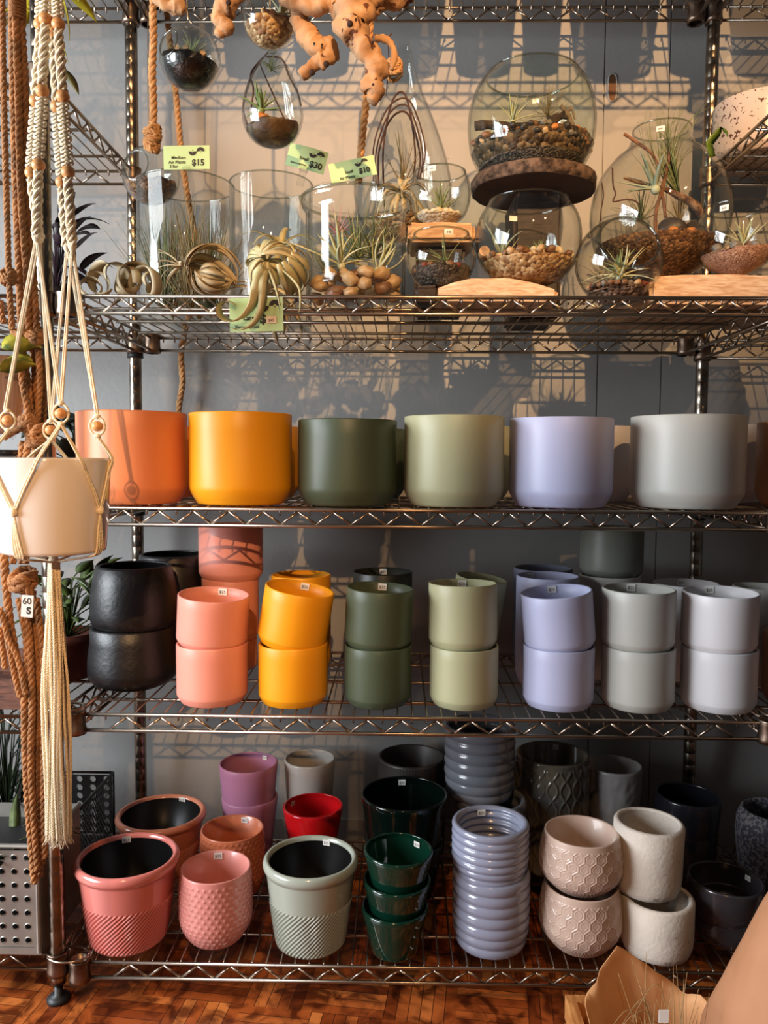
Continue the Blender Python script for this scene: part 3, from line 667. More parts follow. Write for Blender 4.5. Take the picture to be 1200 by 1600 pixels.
XERO = lmat('xerographica_leaf', '#b7a07a', '#d8c8a2'); XEROG = lmat('xerographica_green', '#b0a372', '#d6c89a'); AIRG = lmat('air_plant_green', '#6f7d4c', '#98a06e'); AIRP = lmat('air_plant_pale', '#b4b88a', '#d3cfa8')
AIRD = lmat('air_plant_dark', '#4c5532', '#6d7448'); AIRS = lmat('air_plant_silver', '#93a38e', '#b9c2a8'); GRASS = lmat('dry_grass', '#6e5c3c', '#94804f'); PINKL = lmat('pink_air_plant', '#b4727a', '#c89a90')
def air_plant(label, pos, n, L, w, el=(25, 85), curl=(-50, 20), m=AIRG, rot=None, seed=1, group=None, azr=(0, 360), azc=25, th=.14, name='air_plant', tip=.05, k=1.0, chan=.35, k2=.8):
    g = random.Random(seed); mb = MB()
    for i in range(n):
        a = math.radians(g.uniform(*azr) if azr != (0, 360) else 360*i*.382+g.uniform(-15, 15))
        e = math.radians(el[0]+(el[1]-el[0])*i/max(1, n-1)+g.uniform(-6, 6)); l = L*g.uniform(.75, 1.1)
        leaf(mb, leafpath(a, e, l, math.radians(g.uniform(*curl)), 14 if abs(curl[0]) > 120 else 9, k, math.radians(g.uniform(-azc, azc))), w*g.uniform(.85, 1.1), th, tip, chan=chan, k=k2)
    mb.ball((0, 0, 0), (w*1.6, w*1.6, w*1.6), 8, 6)
    return tag(mb.build(name, m, None, pos, rot=rot), label, 'air plant', group)
DGRAV = gravel_mat('dark_gravel', '#1d1916', '#3c342d', '#6d6256', 330); BGRAV = gravel_mat('brown_gravel', '#38200f', '#664324', '#946a40', 210); BSAND = mat('black_sand', '#120e0d', .3, bump=(200, .4)); PSAND = gravel_mat('pink_sand', '#8a5c48', '#b08268', '#c9a088', 420)
TSAND = gravel_mat('tan_gravel', '#7a5330', '#b0885a', '#d8be92', 150); MIXG = gravel_mat('mixed_gravel', '#2c2624', '#74543e', '#a08a78', 170); WSTN = gravel_mat('white_chips', '#b8aa90', '#dccfb4', '#efe8d8', 150)
def stn(n, c, c2): return mat(n, c, .45, vary=(35, c2))
S_TAN = stn('stone_tan', '#b08a60', '#d1b48a'); S_BRN = stn('stone_brown', '#6d4a35', '#8f6a4c'); S_DRK = stn('stone_dark', '#2a2625', '#49423e'); S_ORG = stn('stone_orange', '#b0642a', '#c88648'); S_GRY = stn('stone_grey', '#716b66', '#918a80'); S_CRM = stn('stone_cream', '#cdb88e', '#e8d8b4'); S_RED = stn('stone_red', '#6f2f22', '#8d4634'); S_WHT = stn('stone_white', '#cfc7b4', '#efe9da')
# tall cylinder vase with grassy plants
vs, pr, p = vessel('cylinder_vase', 'tall clear glass cylinder vase full of fine grassy air plants', 'vase', 292, -.165, [(0, 505), (74, 505), (75, 480), (75, 400), (75, 291)], ZD, 'open glass cylinders', sm=False, t=.003)
RT1 = pr[-1]; P1 = p
g = random.Random(3)
for k in range(5):
    a = k*1.26+g.uniform(-.2, .2); q = .045
    air_plant('fine grassy air plant standing among others inside the tall clear cylinder vase', (p[0]+q*math.cos(a), p[1]+q*math.sin(a), p[2]+.012), 54, .195, .0017, (56, 89), (-30, 30), GRASS if k % 3 else AIRD, seed=k+20, group='grassy air plants in the cylinder vase', azc=10)
vs2, pr2, p2 = vessel('cylinder_vase', 'second glass cylinder vase holding small curled air plants under the $30 card', 'vase', 424, -.13, [(0, 512), (62, 512), (63, 480), (64, 400), (65, 289)], ZD, 'open glass cylinders', sm=False, t=.003)
air_plant('curled pale air plant topping the second glass cylinder vase', (p2[0]+.018, p2[1]-.015, p2[2]+.135), 22, .105, .0075, (0, 80), (-190, -90), XEROG, seed=5, group='curled air plants in a vase', rot=(.35, .2, 0), name='xerographica')
air_plant('curled pale air plant lower down inside the second glass cylinder vase', (p2[0]-.010, p2[1]-.012, p2[2]+.050), 22, .125, .0085, (-5, 80), (-200, -100), XERO, seed=6, group='curled air plants in a vase', rot=(.5, -.2, 0), name='xerographica')
# the three large curled air plants on the front of the shelf
def xero(label, c, n, L, w, seed, rot, curl, m=XERO, el=(0, 80), extra=None):
    g = random.Random(seed); mb = MB()
    for i in range(n):
        a = math.radians(i*137.5+g.uniform(-12, 12)); e = math.radians(el[0]+(el[1]-el[0])*i/n+g.uniform(-8, 8)); l = L*g.uniform(.7, 1.1)*(1-.25*i/n)
        leaf(mb, leafpath(a, e, l, math.radians(g.uniform(*curl)), 22, .9, math.radians(g.uniform(-30, 30))), w*g.uniform(.8, 1.15), .05, .04, .8, .25, k=.55)
    if extra: extra(mb)
    return tag(mb.build('xerographica', m, None, c, rot=rot), label, 'air plant', 'large curled air plants')
def ball_leaf(mb, c, axis, r0, r1, az, t0, t1, w, drift=0, tip=.05, n=24, k=.5, th=.04):
    """broad leaf wrapped over a ball: from polar angle t0 to t1 round axis, face turned outward"""
    ax = Vector(axis).normalized(); q = Vector((0, 0, 1)).rotation_difference(ax).to_matrix(); Q = np.array(q); s = np.linspace(0, 1, n)
    t = t0+(t1-t0)*s; a = az+drift*s; r = r0+(r1-r0)*s
    D = np.stack([np.sin(t)*np.cos(a), np.sin(t)*np.sin(a), np.cos(t)], 1) @ Q.T; P = np.array(c)+D*r[:, None]
    T = np.gradient(P, axis=0); T /= np.linalg.norm(T, axis=1)[:, None]; V = []
    for i in range(n):
        S = np.cross(T[i], D[i]); S /= max(np.linalg.norm(S), 1e-9); U = np.cross(S, T[i]); x = s[i]
        ww = w*min(1, .35+x*2.2)*max(tip, (1-x**2.2)**k)
        V += [P[i]-S*ww+U*ww*.12, P[i]-U*ww*.10+U*(ww*th+.0004), P[i]+S*ww+U*ww*.12, P[i]-U*ww*.10-U*(ww*th+.0004)]
    mb.add(V, [(i*4+j, i*4+(j+1) % 4, i*4+4+(j+1) % 4, i*4+4+j) for i in range(n-1) for j in range(4)]+[(3, 2, 1, 0), tuple(4*(n-1)+j for j in range(4))])
def wpos(xy, Y): return atY(xy[0], xy[1], Y)
c1 = atY(193, 432, -.35); c2 = atY(326, 424, -.345); c3 = atY(420, 424, -.365)
g = random.Random(31); m = MB()
def loop_leaf(mb, c, nrm, r0, r1, a0, a1, w, shift=0, n=30, tip=.15):
    """band leaf bent into a loop in the plane across nrm, its width lying along nrm"""
    q = np.array(Vector((0, 0, 1)).rotation_difference(Vector(nrm).normalized()).to_matrix()); s = np.linspace(0, 1, n); t = a0+(a1-a0)*s; r = r0+(r1-r0)*s
    P = np.stack([r*np.cos(t), r*np.sin(t), shift*(s-.5)], 1) @ q.T+np.array(c); leaf(mb, P, w, .05, tip, .7, .12, frame=q[:, 2], k=.5)
for (dx, dz, r, nn, a0, a1, w, sh) in ((-.044, -.008, .026, (.55, -.8, .1), -2.2, 3.4, .011, .02), (-.034, -.004, .030, (-.45, -.8, .3), .2, 5.2, .012, -.02), (-.014, .000, .033, (.75, -.6, .1), -.6, 4.4, .013, .02), (.002, -.004, .031, (-.7, -.6, .2), -1.0, 3.8, .012, .015), (.018, -.002, .032, (.6, -.7, .3), .4, 5.4, .012, -.02), (.034, -.006, .030, (-.55, -.8, .1), -1.4, 3.6, .012, .02), (.046, -.010, .025, (.8, -.5, .2), -.2, 4.6, .011, .015), (.052, -.014, .020, (-.3, -.8, .5), 1.2, 6.0, .009, .01), (-.054, -.014, .020, (.2, -.9, .4), -.8, 4.0, .009, .01), (.008, -.010, .026, (.1, -.7, .7), 2.0, 6.6, .011, .02)):
    loop_leaf(m, (dx, g.uniform(-.014, .010), dz), nn, r, r*.7, a0, a1, w, sh)
tag(m.build('xerographica', XERO, None, (c1[0], -.345, ZD+.040)), 'dried tan curled air plant lying flattest, leftmost on the terrarium shelf', 'air plant', 'large curled air plants')
g = random.Random(12); m = MB()
for i in range(34):
    r = .018+.038*((i*.618) % 1); ball_leaf(m, (g.uniform(-.004, .004), g.uniform(-.004, .004), g.uniform(-.003, .003)), (-.80, -.50, .16), r*.8, r, i*2.4, .12, g.uniform(2.3, 3.3), (.0045+.0055*g.random())*(.7+r*8), g.uniform(-.6, .6), .05)
for i in range(9): leaf(m, np.array([-.040, -.028, .006])+leafpath(PI+.6+g.uniform(-1.3, 1.3), g.uniform(-.6, 1.2), .045, g.uniform(-1.6, -.6), 10), .005, .06, .05, .8, .2)
tag(m.build('xerographica', XERO, None, (c2[0], -.337, ZD+.050)), 'tan curled air plant with bluish inner bands, right of the dried flattest one', 'air plant', 'large curled air plants')
g = random.Random(23); m = MB(); ax3 = (-.12, -.92, .34)
for i in range(34):
    r = .024+.030*((i*.618) % 1); ball_leaf(m, (g.uniform(-.004, .004), 0, g.uniform(-.004, .004)), ax3, r*.85, r, i*2.4, .08, g.uniform(1.9, 3.0), (.0045+.004*g.random())*(.7+r*8), g.uniform(-.6, .6), .05)
for i in range(4): ball_leaf(m, (.012, -.004, -.006), (.1, -.8, .6), .038+.005*i, .044+.003*i, -1.2+.35*i, .5, 3.0, .0105, .7, .1)
O3 = np.array((c3[0], -.360, ZD+.054)); wl3 = lambda L: smooth([atY(x, y, Y)-O3 for x, y, Y in L], 36)
leaf(m, wl3([(414, 418, -.395), (405, 440, -.43), (400, 458, -.458), (394, 478, -.468), (378, 497, -.472), (357, 502, -.472), (343, 492, -.470), (343, 477, -.466), (356, 470, -.462), (369, 476, -.462)]), .0115, .05, .35, .8, .15, frame=(.45, .85, .25), k=.5)
leaf(m, wl3([(417, 420, -.395), (412, 442, -.435), (411, 464, -.462), (407, 488, -.468), (394, 508, -.470), (374, 516, -.470), (360, 512, -.468)]), .008, .05, .15, .8, .15, frame=(.65, .7, .2), k=.5)
leaf(m, wl3([(420, 420, -.395), (428, 440, -.435), (434, 462, -.462), (438, 484, -.464)]), .003, .1, .1, frame=(1, 0, 0))
leaf(m, wl3([(440, 420, -.395), (458, 436, -.425), (468, 452, -.455), (469, 478, -.462), (466, 490, -.462)]), .003, .1, .1, frame=(1, 0, 0))
tag(m.build('xerographica', XEROG, None, (c3[0], -.360, ZD+.054)), 'big curled air plant with one leaf spiralling down over the shelf rail', 'air plant', 'large curled air plants')
# lidded-lip jar with big pebbles
jr, prj, pj = vessel('glass_jar', 'wide clear glass jar with thick lip, large pebbles and mixed air plants', 'jar', 556, -.315, [(0, 470), (70, 470), (77, 464), (77.5, 440), (78, 340), (79, 330), (84, 326), (85, 316), (83, 310)], ZD, None, 72, sm=False, t=.0035)
MB().ring((0, 0, prj[-2][1]), prj[-2][0]+.001, .0028, 64, 8).build('lip', GLRIM, jr)
pebbles('large smooth tan pebble in the bottom of the wide lipped jar', 'large pebbles in the jar', [(0, 0), (.078, .001), (.082, .2)], pj, .002, .046, 26, .017, [S_TAN, S_TAN, S_BRN, S_CRM], 5, .45)
zz = pj[2]+.058
for k, (dx, dy, dz, n, L, w, el, cu, m, rt, lb) in enumerate([
    (-.022, -.035, .004, 15, .085, .0048, (15, 85), (-70, 10), AIRP, (0, -.15, 0), 'pale green star shaped air plant at the front of the lipped jar'),
    (.038, -.03, -.002, 12, .075, .0042, (20, 85), (20, 90), AIRP, (.1, .45, 0), 'pale air plant leaning right inside the lipped jar'),
    (-.03, .0, .065, 20, .045, .0014, (0, 85), (-30, 30), PINKL, None, 'small pink tufted air plant high in the lipped jar'),
    (.03, .015, .03, 26, .085, .0022, (10, 85), (-40, 40), AIRD, None, 'dark green spiky air plant in the right of the lipped jar'),
    (-.05, .0, .0, 30, .08, .0010, (20, 85), (-120, 120), AIRG, None, 'wispy fine air plant against the left wall of the lipped jar'),
    (.0, .03, .03, 24, .09, .003, (10, 80), (-60, 30), AIRG, None, 'broad green air plant at the back of the lipped jar'),
    (.045, -.01, .05, 26, .05, .0009, (0, 85), (-160, 160), GRASS, None, 'hair fine brown air plant near the rim of the lipped jar')]):
    air_plant(lb, (pj[0]+dx, pj[1]+dy, zz+dz), n, L, w, el, cu, m, rt, k+40)
# hanging teardrop with woven vine rings
tg, prt, pt = vessel('hanging_teardrop_terrarium', 'tall glass teardrop hung on knotted rope, vine hoops and curled plant inside', 'terrarium', 630, -.13, [(0, 372), (40, 368), (66, 345), (76, 310), (74, 275), (62, 230), (44, 180), (28, 140), (17, 105), (11, 75), (9, 66)], None, None, 64)
VINE = mat('vine_bark', '#4b2c22', .7, bump=(120, .5))
m = MB()
for k, (hw, y0, y1, dy) in enumerate(((42, 168, 300, -.01), (38, 178, 300, .012), (46, 158, 290, .0), (30, 150, 310, .02))):
    pts = [atY(622-hw+8, y1, pt[1]+dy), atY(622-hw*.9+4, (y0+y1)/2, pt[1]+dy), atY(622-hw*.3, y0+8, pt[1]+dy), atY(622+hw*.4, y0, pt[1]+dy), atY(622+hw*.95-2, (y0+y1)/2+2, pt[1]+dy), atY(622+hw*.9-4, y1-20, pt[1]+dy)]
    m.tube(smooth(pts, 30), .0016+.0004*(k % 2), 6)
m.tube(smooth([atY(603, 150, -.13), atY(607, 100, -.13), atY(607, 62, -.13), atY(612, 52, -.13)], 16), .0013, 6)
tag(m.build('vine_hoop', VINE), 'dark woven vine hoops standing inside the hanging glass teardrop', 'vine')
fill('terrarium_gravel', 'pale gravel bed in the tall hanging teardrop', 'gravel', prt, pt, .028, TSAND)
air_plant('small curled air plant inside the hanging teardrop', (pt[0]-.004, pt[1]-.01, pt[2]+.075), 26, .095, .0062, (-10, 80), (-220, -100), XERO, (.5, 0, 0), 61, name='xerographica')
air_plant('thin reddish spiky air plant upright inside the hanging teardrop', (pt[0]+.0, pt[1]+.01, pt[2]+.10), 18, .10, .0016, (45, 88), (-30, 30), GRASS, None, 62)
# wood risers
BARK = mat('tree_bark', '#1f140e', .95, vary=(75, '#6a5647'), bump=(120, 1.0)); CUT = wood_mat('cut_wood', '#8a5a34', '#c08a56', (20, 20, 20)); DKWOOD = wood_mat('dark_wood', '#1d120d', '#33221a'); BIRCH = wood_mat('birch_bark', '#bd9570', '#e2c8aa', (10, 10, 70), .65, .3); PALEW = wood_mat('pale_wood', '#a47a52', '#cfa97e', (8, 8, 40))
def slice_(label, xc, Y, hw, ytop, ybot, barkm, cutm, tilt=(0, 0, 0), seed=0, sq=1.0):
    a = atY(xc, ytop, Y); b = atY(xc, ybot, Y); R = hw*dep(a)/F; H = a[2]-b[2]
    root = thing('wood_slice', label, 'wood slice', (a[0], Y, b[2]), None, tilt); n = 72
    def dp(an, r, z): return np.array([R*.05*noise.noise(Vector((math.cos(t)*1.5+seed, math.sin(t)*1.5, z*20)))+R*.02*noise.noise(Vector((t*9, z*150, seed))) for t in an])
    MB().lathe([(R*.97, .0006), (R, .004), (R*1.0, H*.5), (R, H-.004), (R*.97, H-.0006)], n, dp).build('bark', barkm, root, sharp=.9)
    MB().lathe([(0, 0), (R*.5, 0), (R*.965, 0), (R*.965, H), (R*.5, H), (0, H)], n, lambda an, r, z: dp(an, r, 0)*(r > R*.6)).build('cut_face', cutm, root, sharp=.6)
    return root, H
sl, HL = slice_('round bark edged wood slice raised under the big globe', 833, -.20, 96, 281, 302, BARK, mat('slice_under', '#332013', .8, vary=(12, '#4a3020')), (0, -.0, 0), 4)
def block(name, label, x0, x1, Y0, Y1, z0, z1, m, cat='wood block', jit=.004, seed=1, dome=0):
    mb = MB(); nx, ny, nz = 14, 8, 5; V = []; idx = {}
    g = lambda x, y, z: noise.noise(Vector((x*25+seed, y*25, z*25)))*jit
    mb.box((x0, Y0, z0), (x1, Y1, z1)); o = mb.build(name, m, None, None)
    me = o.data; import bmesh
    bm = bmesh.new(); bm.from_mesh(me); bmesh.ops.bevel(bm, geom=bm.edges[:], offset=min(.006, (z1-z0)*.3), segments=3, affect='EDGES'); bmesh.ops.subdivide_edges(bm, edges=[e for e in bm.edges if e.calc_length() > .03], cuts=6, use_grid_fill=True)
    for v in bm.verts:
        d = noise.noise(Vector(v.co*28)+Vector((seed, 0, 0)))*jit; e = noise.noise(Vector(v.co*28)+Vector((seed, 9, 0)))*jit
        v.co.y += e
        if v.co.z > (z0+z1)/2: v.co.z += d
        v.co.x += d
        u = abs((v.co.x-(x0+x1)/2)/((x1-x0)/2)); v.co.z -= dome*max(0, v.co.z-z0)/(z1-z0)*u**2.4
    bm.to_mesh(me); bm.free(); me.shade_smooth(); me.set_sharp_from_angle(angle=.8)
    cx, cy = (x0+x1)/2, (Y0+Y1)/2; me.transform(Matrix.Translation((-cx, -cy, -z0))); o.location = (cx, cy, z0)
    return tag(o, label, cat)
slz = atY(833, 302, -.20)[2]; xk = atY(833, 300, -.2)[0]
block('wood_stump', 'dark stump standing behind the pebble bowl, carrying the round wood slice', xk-.035, xk+.05, -.215, -.08, ZD, slz, DKWOOD, seed=3)
# small bowl of white stones on a wood slab
xi0 = atY(637, 360, -.27)[0]; xi1 = atY(741, 360, -.27)[0]; zi1 = atY(690, 346, -.30)[2]; zi0 = atY(690, 377, -.30)[2]
block('wood_slab', 'pale wood slab lifting the small bowl of white stones', xi0, xi1, -.30, -.19, zi0, zi1, PALEW, 'wood slab', .003, 8)
block('wood_stump', 'dark wood stump under the pale slab, behind the dark pebble bowl', xi0+.015, xi1-.015, -.275, -.20, ZD, zi0, DKWOOD, seed=9)
bw, prw, pw = vessel('terrarium_bowl', 'small round glass bowl of white stones on the pale wood slab', 'terrarium', 687, -.245, [(0, 346), (28, 346), (40, 336), (47, 318), (48, 300), (45, 282), (40, 270)], zi1, 'small round glass bowls')
out_sticker(bw, prw[-4][0], prw[-4][1]-.008, -PI/2-.35)
fill('terrarium_gravel', 'white stone chips filling the bowl on the pale slab', 'gravel', prw, pw, .024, WSTN)
pebbles('white stone in the small bowl on the pale wood slab', 'white stones in the small bowl', prw, pw, .004, .024, 24, .0085, [S_WHT, S_WHT, S_CRM], 7, .5)
air_plant('dark green tufted air plant in the bowl of white stones', (pw[0]+.002, pw[1]-.01, pw[2]+.032), 18, .055, .0026, (25, 88), (-40, 20), AIRG, None, 71)
zo = atY(689, 452, -.35)[2]
xj = atY(690, 450, -.345)[0]; block('wood_offcut', 'low dark wood offcut under the dark pebble bowl, left of the birch log', xj-.045, xj-.006, -.385, -.30, ZD, zo, DKWOOD, seed=5)
bj, prb, pb = vessel('terrarium_bowl', 'small round glass bowl of dark pebbles in front of the pale slab', 'terrarium', 689, -.345, [(0, 452), (24, 451), (42, 438), (52, 418), (54, 400), (50, 380), (43, 366)], zo, 'small round glass bowls')
out_sticker(bj, prb[-3][0], prb[-3][1]-.01, -PI/2+.2)
fill('terrarium_gravel', 'dark gravel in the small bowl in front of the pale slab', 'gravel', prb, pb, .03, DGRAV)
pebbles('dark red or black pebble in the small bowl in front of the pale slab', 'dark pebbles in the small bowl', prb, pb, .006, .032, 34, .007, [S_RED, S_DRK, S_DRK, S_BRN], 8, .45)
air_plant('leaning green air plant in the bowl of dark pebbles', (pb[0]+.008, pb[1]-.01, pb[2]+.042), 10, .05, .0022, (25, 70), (-30, 10), AIRG, (0, -.6, 0), 72)
# the big globe
zk = slz+HL
gb, prg, pg = vessel('globe_terrarium', 'largest round glass globe on the raised wood slice, gravel and branch inside', 'terrarium', 830, -.20, [(0, 282), (50, 282), (75, 269), (92, 244), (98, 214), (99, 190), (95, 162), (86, 138), (72, 119)], zk, None, 80, gm=GLASSG, t=.003)
MB().ring((0, 0, prg[-1][1]), prg[-1][0]-.001, .0022, 72, 6).build('rim', GLRIM, gb)
out_sticker(gb, prg[-1][0]+.001, prg[-1][1]-.012, PI/2-.25)
zf = atY(830, 250, -.2)[2]-zk
fill('terrarium_gravel', 'dark fine gravel layer in the largest globe', 'gravel', prg, pg, zf-.010, DGRAV, slope=.1)
fill('terrarium_gravel', 'brown stony core of the bed in the largest globe', 'gravel', prg, pg, zf+.020, gravel_mat('stony_gravel', '#1f1711', '#4a3626', '#8a6d50', 130), inset=.005, slope=.1, z0=zf-.014)
pebbles('brown river pebble in the bed of the largest globe', 'pebbles in the largest globe', prg, pg, zf-.006, zf+.024, 96, .0082, [S_BRN, S_BRN, S_BRN, S_DRK, S_DRK, S_DRK, S_GRY, S_ORG, S_TAN], 9, .35, True, .001)
def branch(mb, pts, r, seed=0, n=26, k=8, knob=.35):
    P = smooth(pts, n); rr = np.interp(np.linspace(0, 1, n), np.linspace(0, 1, len(r)), r)
    rr = np.array([a*(1+knob*noise.noise(Vector((i*.55, seed, 0)))) for i, a in enumerate(rr)]); mb.tube(P, rr, k, rb=rr*(1-.15*math.sin(seed)))
DRIFTD = mat('dark_branch', '#241812', .85, vary=(50, '#4a3628'), bump=(90, .8)); DRIFTG = mat('grey_branch', '#6b5a4a', .85, vary=(40, '#8f7c68'), bump=(90, .6))
Yg = -.225; m = MB(); A = lambda x, y, d=0: atY(x, y, Yg+d)
branch(m, [A(742, 197), A(765, 195), A(800, 200), A(840, 196), A(868, 188), A(882, 174)], [.009, .0085, .0095, .008, .006, .003], 2); branch(m, [A(856, 190), A(874, 182), A(886, 184)], [.007, .006, .003], 3); branch(m, [A(874, 212), A(880, 198), A(884, 192)], [.006, .005, .003], 4)
branch(m, [A(800, 202), A(805, 212), A(810, 222)], [.006, .007, .006], 8)
tag(m.build('branch', DRIFTD), 'black bark branch lying across the largest globe', 'branch')
m = MB(); branch(m, [A(876, 165, .01), A(888, 182, .01), A(897, 205, .01), A(908, 232, .01)], [.003, .005, .006, .007], 5)
branch(m, [A(884, 178, .01), A(893, 170, .01), A(898, 186, .01)], [.003, .0025, .0015], 6); tag(m.build('branch', DRIFTG), 'pale grey forked branch at the right inside the largest globe', 'branch')
q = A(801, 190, -.01); air_plant('green arching air plant on the black branch in the largest globe', q, 11, .05, .0026, (20, 80), (-50, 40), AIRP, None, 73)
q = A(856, 182, .01); air_plant('hair fine round air plant in the back of the largest globe', q, 46, .058, .0006, (-10, 85), (-60, 120), GRASS, None, 74)
# bowl of yellow pebbles on the birch log
xn0, xn1 = atY(677, 450, -.385)[0], atY(874, 450, -.385)[0]; zn = atY(775, 436, -.385)[2]
block('birch_log', 'split birch log under the bowl of yellow pebbles', xn0, xn1, -.385, -.245, ZD, zn+.003, BIRCH, 'log', .006, 12, .020)
bm_, prm, pm = vessel('terrarium_bowl', 'wide round glass bowl of yellow pebbles on the split birch log', 'terrarium', 825, -.32, [(0, 441), (42, 441), (62, 428), (78, 402), (82, 372), (77, 342), (62, 316)], zn+.004, None, 64)
out_sticker(bm_, prm[-1][0], prm[-1][1]-.012, PI/2+.25)
zf = atY(825, 412, -.32)[2]-pm[2]
fill('terrarium_gravel', 'cream gravel bed in the bowl on the split birch log', 'gravel', prm, pm, zf, TSAND)
pebbles('yellow or cream pebble in the bowl on the split birch log', 'yellow pebbles in the bowl', prm, pm, .004, zf+.006, 56, .0085, [S_CRM, S_CRM, S_TAN, S_TAN, S_BRN], 10, .45)
air_plant('pale curved leaf air plant at the left of the yellow pebble bowl', (atY(783, 395, -.33)[0], -.33, pm[2]+zf+.008), 7, .06, .004, (40, 85), (-70, 60), AIRS, (0, .1, 0), 75)
air_plant('tiny spiky green air plant at the right of the yellow pebble bowl', (atY(842, 405, -.34)[0], -.34, pm[2]+zf+.01), 16, .026, .0018, (25, 85), (-20, 20), AIRG, None, 76)
q = atY(752, 402, -.355); m = MB(); m.rod((0, -.012, 0), (0, .012, 0), .0085, 16); tag(m.build('twig_round', PALEW, None, (q[0]+.006, -.335, pm[2]+zf+.014), sharp=.6), 'sawn twig round leaning left inside the yellow pebble bowl', 'wood piece')
# globe with a slanted opening
def slant_globe(label, cat, xc, yc, hw, Y, ope, elev, az=0, base=None, group=None, name='slant_globe_terrarium'):
    P = atY(xc, yc, Y); R = hw*dep(P)/F
    root = thing(name, label, cat, (P[0], Y, P[2]-R), group)
    a0 = math.asin(min(.99, ope/hw)); prf = [(R*math.sin(t), -R*math.cos(t)) for t in np.linspace(0, PI-a0, 44)]; prf[0] = (0, -R)
    MB().lathe(shell(prf, .0022), 64).build('glass_body', GLASS, root, (0, 0, R), rot=(PI/2-elev, 0, az))
    rm = MB().ring((0, 0, -R*math.cos(PI-a0)), R*math.sin(a0)-.0005, .0024, 56, 8).build('rim', GLRIM, root, (0, 0, R), rot=(PI/2-elev, 0, az))
    pr = [(R*math.sin(t), R-R*math.cos(t)) for t in np.linspace(0, PI, 50)]
    return root, pr, (P[0], Y, P[2]-R), R
zO = atY(967, 400, -.355)
so, pro, po, Ro = slant_globe('round glass globe with its wide mouth facing front, on the shelf wires', 'terrarium', 967, 402, 67, -.345, 46, .42, .06)
dz = ZD-po[2]; so.location.z += dz; po = (po[0], po[1], ZD)
fill('terrarium_gravel', 'mixed gravel in the globe whose mouth faces front', 'gravel', pro, po, .024, MIXG, slope=.12)
pebbles('grey or pink pebble in the globe whose mouth faces front', 'pebbles in the front facing globe', pro, po, .004, .028, 52, .0072, [S_GRY, S_DRK, S_BRN, S_TAN, S_RED], 11, .5)
o_ = bpy.data.objects.new('pebble', peb_proto('dk', S_DRK, 1)); C.objects.link(o_); o_.location = (po[0]+.034, po[1]-.02, ZD+.042); o_.scale = (.018, .014, .014); tag(o_, 'large shiny black stone at the right of the globe whose mouth faces front', 'pebble')
air_plant('grey green air plant in the mouth of the front facing globe', (po[0]-.008, po[1]-.03, ZD+.052), 12, .036, .003, (5, 80), (-50, 30), AIRG, None, 77)
air_plant('bleached tangled air plant low in the front facing globe', (po[0]-.004, po[1]-.02, ZD+.042), 22, .06, .0034, (0, 50), (-60, 60), AIRP, None, 78)
air_plant('thin brown wiry air plant at the left of the front facing globe', (po[0]-.03, po[1]-.01, ZD+.035), 20, .06, .0008, (0, 80), (-90, 120), GRASS, None, 79)
# long birch log with two vessels
xp0, xp1 = atY(1016, 450, -.37)[0], W+.09; zp = atY(1110, 427, -.37)[2]
block('birch_log', 'long birch log under the onion shaped vase at the right', xp0, xp1, -.37, -.10, ZD, zp, BIRCH, 'log', .006, 15, .006)
ov_, prq, pq = vessel('onion_vase_terrarium', 'tall onion shaped glass vase with narrow neck, twigs and grassy plant inside', 'terrarium', 1031, -.19, [(0, 424), (60, 424), (84, 410), (100, 380), (106, 345), (104, 312), (94, 280), (74, 252), (54, 234), (46, 218), (44, 203)], zp+.002, None, 72)
MB().ring((0, 0, prq[-1][1]), prq[-1][0]-.0005, .0017, 64, 6).build('rim', GLRIM, ov_)
out_sticker(ov_, prq[-1][0]+.001, prq[-1][1]-.022, -PI/2-.35)
zf = atY(1031, 385, -.19)[2]-pq[2]
fill('terrarium_gravel', 'coarse brown gravel in the onion shaped vase', 'gravel', prq, pq, zf, BGRAV, bump=.006)
for k, (dx, dy, r_, m_, lb) in enumerate([(.005, -.06, .026, S_DRK, 'large black stone left of centre in the onion vase'), (.047, -.05, .023, S_DRK, 'large black stone at the right in the onion vase'), (.03, -.078, .010, S_ORG, 'orange stone in front of the black ones in the onion vase'), (.0, -.08, .010, S_ORG, 'ochre stone at the front of the onion vase gravel')]):
    o_ = bpy.data.objects.new('pebble', peb_proto('onion%d' % k, m_, k % 3)); C.objects.link(o_); o_.location = (pq[0]+dx, pq[1]+dy, pq[2]+zf+r_*.55); o_.scale = (r_, r_*.9, r_); tag(o_, lb, 'pebble')
TWIG = mat('twig_bark', '#5a3a2a', .85, vary=(60, '#8a6248'), bump=(140, .7)); Yq = -.215; A = lambda x, y, d=0: atY(x, y, Yq+d)
m = MB(); branch(m, [A(975, 209), A(1000, 226), A(1018, 240), A(1032, 262)], [.0028, .0032, .0026, .0016], 1); tag(m.build('twig', TWIG), 'thin twig slanting out of the onion vase neck', 'twig')
m = MB(); branch(m, [A(1024, 365), A(1025, 330), A(1034, 298), A(1043, 258), A(1048, 222)], [.004, .004, .0038, .0038, .0024], 2); branch(m, [A(1040, 340), A(1036, 310), A(1034, 300)], [.003, .003, .003], 3); tag(m.build('twig', TWIG), 'reddish forked twig standing upright in the onion vase', 'twig')
m = MB(); branch(m, [A(975, 278), A(1000, 286), A(1034, 294), A(1060, 306), A(1085, 320), A(1098, 340)], [.002, .003, .0035, .0065, .008, .006], 4); tag(m.build('twig', mat('mossy_twig', '#4a3224', .95, vary=(90, '#9c7a5c'), bump=(160, 1))), 'rough lichen covered branch crossing the onion vase', 'twig')
